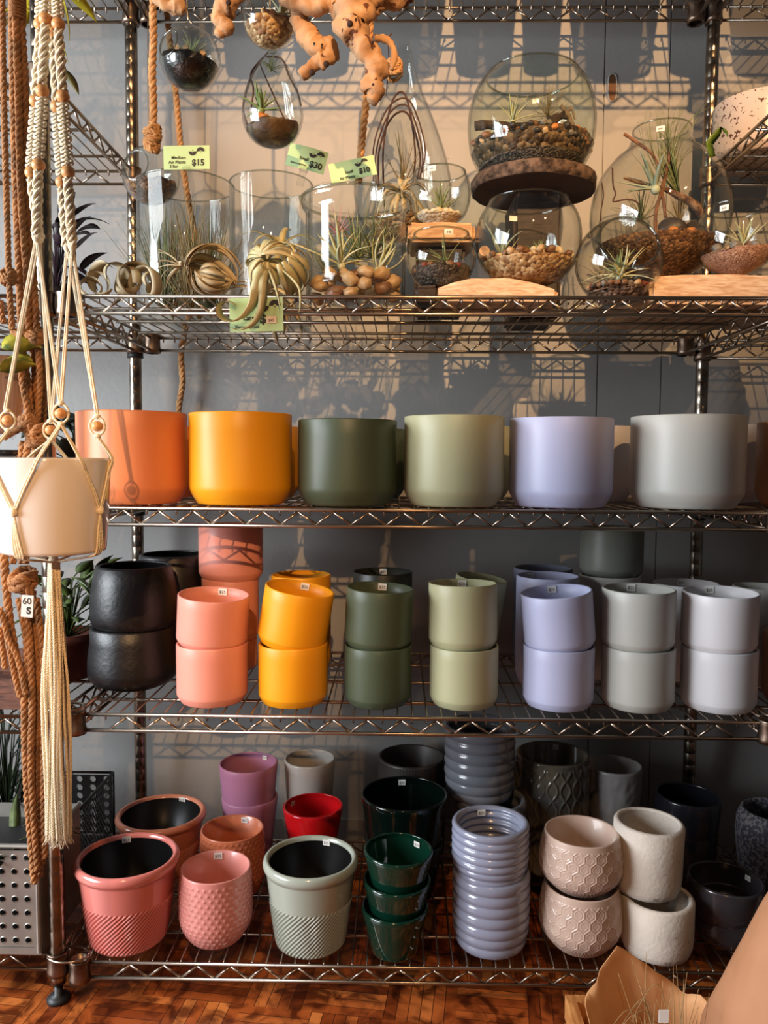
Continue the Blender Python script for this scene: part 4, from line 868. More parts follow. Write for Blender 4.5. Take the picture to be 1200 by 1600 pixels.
m = MB(); m.tube(smooth([A(957, 262, -.03), A(958, 290, -.03), A(962, 303, -.03), A(958, 315, -.03), A(975, 312, -.03), A(990, 313, -.03), A(1000, 320, -.03)], 26), .0014, 6); m.tube(smooth([A(940, 285, .0), A(943, 305, 0), A(939, 330, 0), A(938, 345, 0)], 16), .0011, 6); tag(m.build('vine_tendril', VINE), 'thin curly dark vine at the left inside the onion vase', 'vine')
q = A(1062, 304, .01); air_plant('long grassy air plant arching over the branch in the onion vase', q, 60, .160, .0016, (50, 88), (20, 110), AIRG, (0, -.25, 0), 80, azr=(120, 260), azc=15)
q = A(1024, 296, -.01); air_plant('silver green broad leaved air plant on the branch in the onion vase', q, 9, .072, .0058, (15, 85), (-40, 10), AIRS, (0, -.3, 0), 81, azr=(90, 290))
q = A(1000, 345, .02); air_plant('dark tufted air plant low at the left of the onion vase', q, 30, .06, .0014, (10, 88), (-60, 60), AIRD, None, 82)
q = A(1061, 350, .01); air_plant('dark dried air plant tuft behind the black stones in the onion vase', q, 24, .055, .0018, (60, 89), (-30, 30), GRASS, None, 83)
# right hand bowl
br, prr, pr_ = vessel('terrarium_bowl', 'round glass bowl with pink sand at the right end of the long birch log', 'terrarium', 1150, -.315, [(0, 420), (36, 420), (50, 408), (58, 385), (59, 362), (55, 340), (49, 326)], zp+.002, None, 64)
out_sticker(br, prr[-3][0], prr[-3][1]-.012, -PI/2-.75)
zf = atY(1150, 396, -.315)[2]-pr_[2]
fill('terrarium_sand', 'pink sand bed in the bowl at the right end of the birch log', 'sand', prr, pr_, zf, PSAND, slope=.12)
pebbles('brown stone on the pink sand in the right hand bowl', 'stones in the right hand bowl', prr, pr_, zf-.006, zf+.002, 9, .011, [S_BRN, S_GRY, S_TAN], 12, .8)
air_plant('yellow green air plant in the bowl with pink sand', (pr_[0]+.005, pr_[1]-.015, pr_[2]+zf+.008), 12, .05, .0038, (15, 80), (-40, 30), AIRP, None, 84)
for v_, q_ in ((bw, prw), (bj, prb), (bm_, prm), (br, prr), (vs, RT1), (vs2, pr2)):
    q_ = q_ if isinstance(q_, list) else [q_]; MB().ring((0, 0, q_[-1][1]), q_[-1][0]-.0008, .0016, 64, 6).build('rim', GLRIM, v_)
# hanging globes
def hook_up(root, R, hz, top):
    m = MB(); m.ring((0, 0, hz+.004), .006, .0016, 20, 6, 'y'); m.build('glass_loop', GLRIM, root)
    m = MB(); m.tube(smooth([(.004, 0, hz+.006), (0, 0, hz+.012), (-.004, 0, hz+.03), (-.002, 0, top-.012), (.004, 0, top), (.010, 0, top-.006)], 24), .0013, 6); m.build('wire_hook', CHROME, root)
def hglobe(label, xc, yc, hw, Y, ope, ax, group='hanging glass globes'):
    """ax = direction (x,y,z) of the side opening"""
    P = atY(xc, yc, Y); R = hw*dep(P)/F; root = thing('hanging_globe_terrarium', label, 'terrarium', (P[0], Y, P[2]-R), group)
    a0 = math.asin(ope/hw); prf = [(R*math.sin(t), -R*math.cos(t)) for t in np.linspace(0, PI-a0, 44)]; prf[0] = (0, -R)
    q = Vector((0, 0, 1)).rotation_difference(Vector(ax).normalized()).to_euler()
    MB().lathe(shell(prf, .0018), 56).build('glass_body', GLASS, root, (0, 0, R), rot=q)
    MB().ring((0, 0, R*math.cos(a0)), R*math.sin(a0), .0014, 40, 6).build('rim', GLRIM, root, (0, 0, R), rot=q)
    hook_up(root, R, 2*R, ZUP-.03-(P[2]-R))
    return root, [(R*math.sin(t), R-R*math.cos(t)) for t in np.linspace(0, PI, 50)], (P[0], Y, P[2]-R), R
rt, p_, ps, R_ = hglobe('hanging glass globe with glossy black sand and three cut twigs', 297, 92, 47, -.33, 20, (-.55, -.8, .15))
fill('terrarium_sand', 'glossy black sand in the hanging globe at the upper left', 'sand', p_, ps, R_*.86, BSAND, slope=-.12, bump=.004)
air_plant('spiky green air plant on the black sand of the hanging globe', (ps[0]+.005, ps[1]-.01, ps[2]+R_*.95), 34, .042, .0011, (10, 88), (-70, 10), AIRG, None, 85)
for k, (dx, dy) in enumerate(((-.012, -.03), (.003, -.034), (.028, -.024))):
    m = MB(); m.rod((0, -.006, 0), (0, .006, 0), .0046, 14); tag(m.build('twig_slice', PALEW, None, (ps[0]+dx, ps[1]+dy, ps[2]+R_*.86+.006-dx*.12), sharp=.6), 'cut twig end on the black sand of the hanging globe', 'twig slice', 'twig ends on black sand')
rt, p_, ps, R_ = hglobe('hanging glass globe at the top edge with pinkish sand, beside the driftwood', 421, 30, 43, -.40, 20, (.5, -.8, .2))
fill('terrarium_sand', 'layered tan sand in the hanging globe at the top edge', 'sand', p_, ps, R_*.75, TSAND, bump=.006)
pebbles('pinkish stone on the sand of the hanging globe at the top edge', 'stones in the top edge globe', p_, ps, R_*.5, R_*.8, 16, .008, [stn('stone_pink', '#a86a58', '#c48d78'), S_TAN], 13, .7)
air_plant('pale drooping air plant in the hanging globe at the top edge', (ps[0]+.02, ps[1]-.015, ps[2]+R_*.95), 9, .04, .0036, (20, 80), (-60, 0), AIRP, (0, .3, 0), 86)
rt, p_, ps, R_ = hglobe('hanging glass globe with brown stones, tucked behind the tall cylinder vase', 236, 275, 44, -.07, 22, (-.3, -.9, .1))
fill('terrarium_gravel', 'brown stones heaped in the globe behind the cylinder vase', 'gravel', p_, ps, R_*.7, BGRAV, bump=.008)
td, prt, ps = vessel('hanging_teardrop_terrarium', 'hanging glass egg with dark soil, a star shaped air plant and bent twigs', 'terrarium', 426, -.31, [(0, 228), (22, 225), (38, 212), (47, 188), (46, 165), (38, 135), (26, 108), (14, 90), (5, 78)], None, None, 56)
hook_up(td, 0, prt[-1][1]-.004, ZUP-.03-ps[2])
zf = atY(426, 200, -.31)[2]-ps[2]; fill('terrarium_soil', 'dark brown soil in the hanging glass egg', 'soil', prt, ps, zf, mat('dark_soil', '#2c1d12', .5, vary=(30, '#5c4426'), bump=(80, .6)), slope=.1, bump=.006)
air_plant('star shaped green air plant on the soil of the hanging glass egg', (ps[0]-.016, ps[1]-.02, ps[2]+zf+.02), 13, .042, .0042, (5, 85), (-20, 10), lmat('star_leaf', '#5f7a45', '#86945c'), None, 87)
o_ = bpy.data.objects.new('pebble', peb_proto('orange_egg', S_ORG, 0)); C.objects.link(o_); o_.location = (ps[0]-.013, ps[1]-.03, ps[2]+zf+.006); o_.scale = (.012, .01, .009); tag(o_, 'orange stone under the star plant in the hanging glass egg', 'pebble')
A = lambda x, y, d=0: atY(x, y, -.31+d)
m = MB()
for k, pts in enumerate(([A(386, 195), A(380, 165), A(390, 125), A(408, 95), A(420, 80)], [A(446, 190), A(428, 150), A(410, 110), A(406, 98)], [A(412, 88), A(440, 92), A(452, 120), A(465, 145), A(470, 165)], [A(392, 170), A(396, 140), A(392, 115), A(410, 90)])): branch(m, pts, [.0016, .0017, .0015, .0012], k, 20, 6)
tag(m.build('twig', VINE), 'dark bent twigs arching inside the hanging glass egg', 'twig')
q = A(423, 110, .0); air_plant('small tuft air plant hanging upside in the top of the glass egg', (q[0], q[1], q[2]), 20, .026, .0014, (20, 88), (-60, 20), AIRG, None, 88)
# ------------------------------------------------------------------ driftwood and ropes
DRIFT = mat('sandblasted_driftwood', '#98724e', .8, vary=(22, '#b99068'), spots=(48, .64, '#5a3019'), bump=(70, .5)); HOLE = mat('driftwood_hole', '#2a160d', .9)
Yd = -.47; A = lambda x, y, d=0: atY(x, y, Yd+d)
def limb(mb, pts, rp, seed, n=70):
    P = smooth(pts, n); s = dep(P[0])/F; r = np.interp(np.linspace(0, 1, n), np.linspace(0, 1, len(rp)), rp)*s
    k = 20; Pf, T, N, B = frames(P); V = []
    for i in range(n):
        for j in range(k):
            a = 2*PI*j/k; d = N[i]*math.cos(a)+B[i]*math.sin(a); q = P[i]+d*r[i]
            f = 1.1+.75*noise.noise(Vector(q*46)+Vector((seed, 0, 0)))+.40*abs(noise.noise(Vector(q*100)))+.2*noise.noise(Vector(q*230)); V.append(P[i]+d*r[i]*f)
    Fc = [(i*k+j, i*k+(j+1) % k, i*k+k+(j+1) % k, i*k+k+j) for i in range(n-1) for j in range(k)]
    o = len(V); V += [P[0], P[-1]]; Fc += [(o, (j+1) % k, j) for j in range(k)]+[(o+1, (n-1)*k+j, (n-1)*k+(j+1) % k) for j in range(k)]
    mb.add(V, Fc)
m = MB()
limb(m, [A(430, -40), A(470, 0), A(520, -2), A(545, 8), A(600, -10), A(660, -30)], [20, 16, 15, 22, 20, 14], 1)
limb(m, [A(555, -25, -.02), A(554, 10, -.02), A(544, 38, -.02), A(560, 55, -.02), A(572, 75, -.02), A(584, 92, -.02), A(590, 108, -.02), A(584, 128, -.02), A(588, 145, -.02), A(580, 160, -.02)], [18, 22, 20, 17, 14, 13, 12, 16, 13, 7], 2)
limb(m, [A(600, -30), A(592, 0), A(585, 14), A(565, 20)], [14, 13, 12, 10], 3)
limb(m, [A(440, -20, .02), A(462, 8, .02), A(474, 40, .02), A(480, 62, .02), A(494, 74, .02), A(512, 78, .02), A(508, 92, .02), A(495, 98, .02), A(485, 108, .02), A(470, 119, .02)], [15, 13, 12, 13, 14, 13, 12, 11, 8, 6], 4)
limb(m, [A(585, 60, .01), A(605, 64, .01), A(616, 80, .01), A(612, 110, .01)], [5, 5, 4, 3], 9, 16)
limb(m, [A(372, -30, -.01), A(357, 4, -.01), A(345, 18, -.01), A(342, 32, -.01), A(356, 40, -.01), A(345, 47, -.01), A(340, 56, -.01)], [16, 14, 11, 9, 9, 8, 6], 5)
limb(m, [A(372, -30, -.01), A(410, -45), A(440, -25)], [16, 14, 15], 6, 16)
limb(m, [A(248, -14, .02), A(262, 6, .02), A(278, 10, .02), A(288, 18, .02)], [12, 12, 11, 6], 7, 20); limb(m, [A(248, -14, .02), A(300, -40), A(372, -32, -.01)], [12, 12, 14], 8, 16)
dr = m.build('body', DRIFT); root = thing('driftwood_branch', 'large knobbly sandblasted driftwood branch hung across the top of the picture', 'driftwood'); dr.parent = root
for x, y, r_, d in ((547, 37, 5, -.045), (537, 48, 3.5, -.04), (556, 30, 2, -.045), (510, 100, 5, .0), (488, 113, 5, .01), (357, 4, 4.5, -.03), (582, 66, 2.5, -.04), (491, 68, 1.8, .0), (503, 70, 1.8, .0), (583, 132, 2, -.045)):
    s = dep(A(x, y, d))/F; MB().ball(A(x, y, d), (r_*s, r_*s*.9, r_*s), 10, 6).build('knot_hole', HOLE, root)
for x, y in ((440, -24), (600, -12), (300, -40)):
    q = A(x, y, .0); m = MB(); m.tube(smooth([q, (q[0], q[1]+.004, q[2]+.05), (q[0], -D-.006, ZUP+.004), (q[0], -D+.006, ZUP+.006)], 16), .0010, 6); m.build('hanging_wire', CHROME, root)
HEMP = mat('hemp_rope', '#a8784a', .9, vary=(60, '#c79a68'), bump=(400, .6)); JUTE = mat('jute_rope', '#8e6440', .95, vary=(50, '#b98050'), bump=(400, .7))
def knot(mb, c, r, rr, seed=0, sq=.9):
    g = random.Random(seed)
    for k in range(5):
        t = np.linspace(0, 2*PI, 22); e = Euler((g.uniform(-.7, .7), g.uniform(-.7, .7), 0)).to_matrix()
        P = np.stack([r*np.cos(t), r*np.sin(t), .25*r*np.sin(2*t+k)], 1) @ np.array(e).T; P[:, 2] += (k-2)*r*.32*sq; mb.rope(P+np.array(c), rr)
    mb.ball(c, r*.85, 10, 8)
def hemp(label, pts, r, knots=(), fr=None, Y=-.25, m=HEMP, name='hemp_rope', group=None):
    mb = MB(); mb.rope(smooth([atY(*p[:2], Y+(p[2] if len(p) > 2 else 0)) for p in pts], 40), r)
    for x, y, kr in knots: knot(mb, atY(x, y, Y), kr, r*.75, int(x))
    return tag(mb.build(name, m), label, 'rope', group)
hemp('thick hemp rope with a knotted end hanging left of the black sand globe', [(242, -30), (239, 20), (240, 60), (238, 110), (240, 170), (238, 215)], .0072, [(238, 212, .013), (237, 226, .011)], Y=-.20)
hemp('long hemp rope running down the wall behind the cylinder vase to the peach pot', [(256, -30), (262, 30), (268, 90), (276, 160), (282, 230), (292, 300), (305, 380), (300, 470), (284, 540), (284, 575), (285, 600), (279, 640), (276, 700)], .0066, Y=.036)
hemp('hemp rope with a coiled knot in the neck of the tall glass teardrop', [(588, 64), (598, 58), (610, 66), (616, 84), (616, 104)], .0058, [(616, 108, .013)], Y=-.15)
hemp('straight hemp rope hanging behind the driftwood limb', [(580, -30), (578, 40), (576, 110), (572, 160), (566, 215), (560, 285)], .0068, Y=-.24)
# ------------------------------------------------------------------ price cards
CARD = mat('pale_green_card', '#b2cd93', .65); CINK = mat('card_ink', '#2a241e', .7); ACR = GLASS
def logo_mb(s):
    m = MB()
    def half(cx, cz, R, up, r):
        n = 20; o = [(cx+R*math.cos(a), cz+(1 if up else -1)*R*math.sin(a)) for a in np.linspace(0, PI, n)]; i = [(cx+r*math.cos(a), cz+(1 if up else -1)*r*math.sin(a)) for a in np.linspace(0, PI, n)]
        m.add([(x, 0, z) for x, z in o+i], [(k, k+1, n+k+1, n+k) for k in range(n-1)])
    half(0, 0, s, False, s*.26); half(s*1.98, 0, s, True, s*.26)
    for cx, cz in ((0, s*.205), (s*1.98, -s*.17)):
        p = [(cx, cz+s*.205), (cx+s*.13, cz), (cx, cz-s*.10), (cx-s*.13, cz)]; m.add([(x, 0, z) for x, z in p], [(0, 1, 2, 3)])
    return m
def card(label, corners, Y, lines, price, clip=None, bend=0, stick=False, group='green price cards', dollar=None):
    """corners: top-left, top-right, bottom-left of the card in the photo"""
    a, b, c = (atY(x, y, Y) for x, y in corners); w = np.linalg.norm(b-a); h = np.linalg.norm(c-a); ang = math.atan2(b[2]-a[2], b[0]-a[0])
    root = thing('price_card', label, 'price card', (b+c)/2, group, (0, -ang, 0))
    m = MB(); n = 12
    for k in (0, .0007):
        m.v.append(np.array([(x*w-w/2, k+bend*(2*x-1)**2, z*h-h/2) for x in np.linspace(0, 1, n) for z in (0, 1)])); m.n += 2*n
    o = 2*n; m.f = [(2*i, 2*i+2, 2*i+3, 2*i+1) for i in range(n-1)]+[(o+2*i, o+2*i+1, o+2*i+3, o+2*i+2) for i in range(n-1)]+[(2*i, o+2*i, o+2*i+2, 2*i+2) for i in range(n-1)]+[(2*i+1, 2*i+3, o+2*i+3, o+2*i+1) for i in range(n-1)]+[(0, 1, o+1, o), (2*n-2, o+2*n-2, o+2*n-1, 2*n-1)]
    m.build('card_sheet', CARD, root, flat=True)
    t = MB(); off = -.0006
    for s, x, z, sz in lines: V, Fc = text_mb(s, sz*h, 'RIGHT', x*w, z*h, off, bold=.02*sz*h); t.add(V, Fc)
    V, Fc = text_mb(price[0], price[3]*h, 'LEFT', price[1]*w, price[2]*h, off, bold=.03*price[3]*h); t.add(V, Fc)
    for v in t.v: v[:, 1] += bend*(v[:, 0]*2/w)**2
    t.build('lettering', CINK, root, flat=True)
    l = logo_mb(h*.175)
    for v in l.v: v[:, 0] += .135*w; v[:, 2] += .25*h; v[:, 1] = off+bend*(v[:, 0]*2/w)**2
    l.build('emblem', CINK, root, flat=True)
    if clip: m = MB(); m.box((-.006, -.002, -h/2-clip), (.006, .003, -h/2+.006)); m.box((-.007, -.006, -h/2-.004), (.007, .006, -h/2+.002)); m.build('acrylic_clip', ACR, root, flat=True)
    if stick:
        m = MB(); m.box((.19*w, -.0012, -.27*h), (.37*w, -.0006, -.06*h)); s = m.build('price_sticker', mat('pink_sticker', '#e6cdb6', .6), root, flat=True)
        V, Fc = text_mb('$45', .12*h, 'CENTER', .28*w, -.22*h, -.0014); MB().add(V, Fc).build('price_lettering', INK, s, flat=True)
    return root
card('pale green $15 card for medium air plants clipped above the cylinder vase', [(255, 228), (327, 227), (256, 265)], -.265, [('Medium', -.02, -.07, .19), ('Air Plants', -.02, -.26, .19), ('3 for', -.19, -.44, .19)], ('$15', .11, -.34, .36), .02)
card('curled pale green $30 card for small air plants, half in shade', [(454, 222), (514, 238), (444, 256)], -.23, [('Small', .06, -.12, .20), ('Xerographica', .03, -.36, .135)], ('$30', .10, -.33, .38), .03, .004)
card('tilted pale green $10 card for small air plants above the lipped jar', [(512, 257), (583, 242), (519, 287)], -.25, [('Small', .0, -.16, .205), ('Air Plants', .02, -.42, .205)], ('$10', .12, -.29, .38), .012)
card('pale green card hung on the shelf rail behind the spiralling leaf', [(357, 466), (441, 464), (360, 519)], -.4525, [('Large', .03, -.16, .20), ('Xerographica', .05, -.40, .135)], ('$', .06, -.26, .38), None, 0, True)
# ------------------------------------------------------------------ right unit
pos, R, H = fitpot(1117, 1264, 132, -.035, ZSIDE+TOPZ, 190)
SPK = mat('speckled_glaze', '#cdbcb0', .25, spots=(120, .60, '#5a3a28'), coat=.3)
make_pot('plant_pot', 'white pot with brown speckles on the shelf at the upper right', 'pot', pos, prof_cyl(R, H, .005, .08, .10), SPK, n=80)
m = MB(); A = lambda x, y, d=0: atY(x, y, -.30+d)
leaf(m, smooth([A(1112, 246), A(1106, 226), A(1118, 210), A(1128, 200), A(1136, 206), A(1137, 214)], 16), .010, .08, .1, frame=(1, .5, .3)); tag(m.build('leaf_sprig', lmat('glossy_leaf', '#3f5a1c', '#5f7d2e', .3)), 'curled green leaf poking out beside the post at the upper right', 'plant')
# ------------------------------------------------------------------ left unit contents
DPURP = lmat('dark_purple_leaf', '#1d1016', '#2d1a22', .4); POTH = lmat('dark_green_leaf', '#2c3a18', '#4a5a26', .35); YELL = lmat('yellow_leaf', '#a89a1c', '#cdbb2e', .4)
def oval_leaf(mb, c, L, w, az, el, roll=0, droop=-.8):
    p = leafpath(az, el, L, droop, 10); P = p+np.array(c); n = len(P); T = np.gradient(P, axis=0); T /= np.linalg.norm(T, axis=1)[:, None]
    S0 = np.array([-math.sin(az), math.cos(az), 0]); V = []
    for i in range(n):
        s = i/(n-1); S = S0*math.cos(roll)+np.cross(T[i], S0)*math.sin(roll); U = np.cross(S, T[i]); ww = w*math.sin(PI*min(1, s**.8*.97+.03))+.0006
        V += [P[i]-S*ww+U*ww*.2, P[i]+U*.0004, P[i]+S*ww+U*ww*.2, P[i]-U*.0006]
    mb.add(V, [(i*4+j, i*4+(j+1) % 4, i*4+4+(j+1) % 4, i*4+4+j) for i in range(n-1) for j in range(4)])
def leafy(name, label, px, Y, Z, n, L, w, m, potm=None, pr=.055, ph=.08, seed=1, el=(10, 80), hgt=.1, droop=-.9, spread=.05, group=None, x=None):
    g = random.Random(seed); P = atY(px[0], px[1], Y); root = thing(name, label, 'plant', (P[0], Y, Z), group)
    lf, st = MB(), MB()
    for i in range(n):
        a = g.uniform(0, 2*PI); q = spread*math.sqrt(g.random()); c = np.array([q*math.cos(a), q*math.sin(a), ph+hgt*g.random()])
        oval_leaf(lf, c, L*g.uniform(.7, 1.15), w*g.uniform(.8, 1.1), a+g.uniform(-.6, .6), math.radians(g.uniform(*el)), g.uniform(-.5, .5), droop)
        st.tube([(0, 0, ph-.01), c*np.array([.5, .5, 1])-np.array([0, 0, .01]), c], .0013, 5)
    lf.build('foliage', m, root); st.build('stem', m, root)
    if potm: MB().lathe([(0, 0), (pr*.78, 0), (pr*.8, .003), (pr*.98, ph*.8), (pr*1.05, ph*.8), (pr*1.05, ph), (pr*.95, ph), (pr*.9, ph*.85), (0, ph*.85)], 40).build('pot', potm, root)
    return root
TERR = satin('dark_terracotta', '#4f2318'); DPOT = satin('dark_pot', '#201c1c')
leafy('purple_plant', 'dark purple leaved plant at the left end of the terrarium level', (88, 430), -.16, ZT+TOPZ, 30, .075, .012, DPURP, DPOT, .045, .06, 4, (0, 70), .13, -1.2)
leafy('trailing_plant', 'dark leafy plant behind the macrame on the planter level', (120, 700), -.17, Z2+TOPZ, 26, .08, .022, lmat('black_green_leaf', '#141a10', '#242c1a'), DPOT, .05, .07, 5, (10, 80), .08, -1.0)
leafy('potted_plant', 'green leaved plant in dark terracotta pot left of the black pots', (108, 1040), -.22, Z3+TOPZ, 44, .062, .013, POTH, TERR, .052, .085, 6, (0, 85), .11, -1.0, .055)
leafy('potted_plant', 'feathery dark plant at the lower far left above the perforated tray', (12, 1300), -.16, Z4+.02, 60, .075, .003, lmat('fern_leaf', '#1a2416', '#2b3a20'), DPOT, .05, .10, 7, (20, 85), .20, -.5, .07)
leafy('potted_plant', 'pale veined dark foliage filling the perforated grey tray', (8, 1400), -.36, Z4+.02, 34, .085, .010, lmat('succulent', '#27351c', '#5c6638'), None, .05, .10, 8, (5, 70), .06, -.8, .05)
leafy('trailing_plant', 'yellow and green leaves hanging behind the tops of the hanger cords', (66, 60), -.20, ZUP-.31, 9, .10, .012, YELL, None, .04, .2, 9, (-80, -10), .08, -.6, .05)
m = MB(); A = lambda x, y, d=0: atY(x, y, -.25+d); oval_leaf(m, A(102, 108), .055, .008, -.3, -.9, .6, -.3)
tag(m.build('leaf_sprig', lmat('olive_leaf', '#3c3a16', '#5a5522')), 'olive pointed leaf hanging right of the beaded cords', 'plant')
# wooden box, jar, tray, basket
WBOX = wood_mat('red_brown_box', '#4a2a1e', '#7a4c38', (8, 8, 50))
q = atY(36, 1080, -.42); z1 = atY(20, 1064, -.42)[2]; root = thing('wooden_box', 'red brown wooden planter box behind the jute ropes at the left', 'box', (q[0]-.17, -.30, Z3))
for nm, lo, hi in (('front_board', (-.17, -.12, .008), (.17, -.108, z1-Z3)), ('back_board', (-.17, .09, .008), (.17, .10, z1-Z3)), ('side_board', (.158, -.107, .008), (.17, .089, z1-Z3)), ('side_board', (-.17, -.107, .008), (-.158, .089, z1-Z3)), ('bottom_board', (-.17, -.12, .003), (.17, .10, .0078))):
    MB().box(lo, hi).build(nm, WBOX, root, flat=True)
jx = atY(10, 720, -.33)[0]; root = thing('lidded_jar', 'black lidded jar peeking over the white hanging planter', 'jar', (jx, -.33, Z2+TOPZ)); zj = atY(10, 703, -.33)[2]-Z2-TOPZ
MB().lathe([(0, 0), (.028, 0), (.031, .004), (.031, zj-.014), (.027, zj-.011), (0, zj-.011)], 32).build('jar_body', BLACKP, root); MB().lathe([(0, zj-.0105), (.0285, zj-.0105), (.029, zj-.001), (.027, zj), (0, zj)], 32).build('lid', mat('jar_lid', '#2b2f30', .25, .3), root)
TRAYM = mat('perforated_metal', '#8d8880', .42, .55, vary=(20, '#a19b92')); 
x1 = atY(64, 1400, -.44)[0]; zt = atY(30, 1322, -.44)[2]; zb = Z4+.018
root = thing('perforated_tray', 'grey metal crate with rows of punched holes, left of the front post', 'crate', (x1-.13, -.30, zb)); h = zt-zb
def holed(mb, x0, x1, z0, z1, y, nx, nz, r, th=.002):
    cw, chh = (x1-x0)/nx, (z1-z0)/nz; k = 12
    for i in range(nx):
        for j in range(nz):
            cx, cz = x0+(i+.5)*cw, z0+(j+.5)*chh; V = []; 
            sqp = []
            for q in range(k):
                a = 2*PI*q/k+PI/4; c_, s_ = math.cos(a), math.sin(a); mm = max(abs(c_), abs(s_)); sqp.append((cx+c_/mm*cw/2, cz+s_/mm*chh/2))
            cr = [(cx+r*math.cos(2*PI*q/k+PI/4), cz+r*math.sin(2*PI*q/k+PI/4)) for q in range(k)]; cr2 = [(cx+r*1.25*math.cos(2*PI*q/k+PI/4), cz+r*1.25*math.sin(2*PI*q/k+PI/4)) for q in range(k)]
            V = [(x, y, z) for x, z in sqp]+[(x, y, z) for x, z in cr2]+[(x, y-.001, z) for x, z in cr]+[(x, y+th, z) for x, z in cr]+[(x, y+th, z) for x, z in sqp]
            mb.add(V, [(b*k+q, b*k+(q+1) % k, b*k+k+(q+1) % k, b*k+k+q) for b in range(4) for q in range(k)])
m = MB(); holed(m, -.13, .118, .012, h-.008, -.14, 12, 7, .0048); m.build('front_panel', TRAYM, root, flat=True)
m = MB(); m.box((-.13, -.1415, 0), (.13, -.1365, .011)); m.box((.118, -.1412, 0), (.13, -.138, h)); m.rod((-.13, -.14, h), (.13, -.14, h), .004, 8); m.rod((.13, -.14, h), (.13, .02, h), .004, 8); m.rod((.126, -.142, .004), (.126, -.142, h), .0035, 8); m.build('edge_frame', TRAYM, root, flat=True)
m = MB(); m.box((.127, -.137, 0), (.13, .02, h)); m.build('side_panel', TRAYM, root, flat=True); MB().box((-.13, -.136, 0), (.127, .02, .003)).build('bottom_panel', TRAYM, root, flat=True); MB().box((-.13, .02, 0), (.13, .0225, h)).build('back_panel', TRAYM, root, flat=True); MB().box((-.129, -.128, .0035), (.126, .019, h*.86)).build('added_dark_block', BLACKP, root, flat=True)  # last box: black block added inside so the punched holes look dark
m = MB(); m.lathe([(0, 0), (.006, 0), (.007, .0015), (.004, .003), (0, .003)], 14); m.build('rivet', TRAYM, root, (-.135+.13*.0+.0, -.142, h*.72), rot=(PI/2, 0, 0))
DKM = mat('dark_metal_mesh', '#2a2725', .5, .5); xb0, xb1 = atY(100, 1300, -.30)[0], atY(178, 1300, -.03)[0]; zt = atY(170, 1207, -.03)[2]
root = thing('wire_basket', 'dark metal basket with punched back and diagonal mesh side, behind the front post', 'basket', (xb1-.1, -.17, Z4+.018)); h = zt-Z4-.018
m = MB(); holed(m, -.13, .1, .006, h-.006, .14, 8, 7, .0065); m.build('back_panel', DKM, root, flat=True)
m = MB()
for k in range(26):
    for s in (1, -1):
        y0 = -.14+.28*k/25*1.0; 
        pts = [(y0+s*t*h*.8, t*h) for t in np.linspace(0, 1, 9)]; pts = [p for p in pts if -.14 <= p[0] <= .14]
        if len(pts) > 1: m.tube([(.1, y, z) for y, z in pts], .0009, 4)
m.build('mesh_side', DKM, root)
m = MB(); m.rod((.1, -.14, h), (.1, .14, h), .003); m.rod((-.13, .14, h), (.1, .14, h), .003); m.rod((.1, -.14, 0), (.1, -.14, h), .0025); m.rod((.1, -.14, 0), (.1, .14, 0), .0025); m.rod((.1, .14, 0), (.1, .14, h), .003); m.build('rim_frame', DKM, root)
MB().box((-.13, -.14, -.001), (.099, .139, .002)).build('bottom_panel', DKM, root, flat=True)
# ------------------------------------------------------------------ cream macrame hanger with white planter
CORD = mat('cream_cotton_cord', '#e9d9ba', .9, bump=(500, .5)); BEADM = wood_mat('beech_bead', '#c98a50', '#dca468', (30, 30, 90), .45, .05)
Ym = -.665
pos, R, H = fitpot(-6, 171, 724, Ym, .7, 800); zb = atY(82, 872, Ym-R*.9)[2]; ztp = atY(82, 716, Ym)[2]; H = ztp-zb
WGL = mat('white_gloss_planter', '#d9cfc6', .12, coat=.5)
o = [(R*.80, 0), (R*.885, .002), (R*.90, .006), (R*.95, H*.5), (R*.995, H-.003), (R-.001, H)]
make_pot('hanging_planter', 'glossy white planter hanging in the cream macrame at the left', 'planter', (pos[0], Ym, zb), prof_list(o, .004), WGL, n=96)
px0 = pos[0]; PC = np.array([px0, Ym, zb])
hang_root = thing('macrame_plant_hanger', 'cream cotton macrame hanger with wooden beads and long tassel', 'plant hanger', (px0, Ym, zb))
def rel(P): return np.asarray(P)-PC
def bead(P, r, m=BEADM):
    mb = MB(); n = 20; pr = [(r*math.sin(t), -r*.94*math.cos(t)) for t in np.linspace(.25, PI-.25, 14)]; mb.lathe(pr+[(r*.22, 0), pr[0]], n); mb.build('wooden_bead', m, hang_root, rel(P))
def twist(P0, P1, r):
    mb = MB(); P = resample([rel(P0), rel(P1)], 120); L = np.linalg.norm(P[-1]-P[0]); t = np.linspace(0, 1, 120)*L/.019*PI
    P, T, N, B = frames(P); mb.tube(P, r*.55, 6)
    for q in range(4): a = t+q*PI/2; am = r*(.55+.3*(q % 2)); mb.tube(P+N*(np.cos(a)*am)[:, None]+B*(np.sin(a)*am)[:, None], r*.42, 6)
    for i in range(0, 119, 3): a = t[i]; d = N[i]*math.cos(a)+B[i]*math.sin(a); mb.tube([P[i]-d*r*1.05, P[i]+T[i]*.0012, P[i+1]+d*r*1.05], r*.22, 5)
    mb.build('twisted_knot_section', CORD, hang_root)
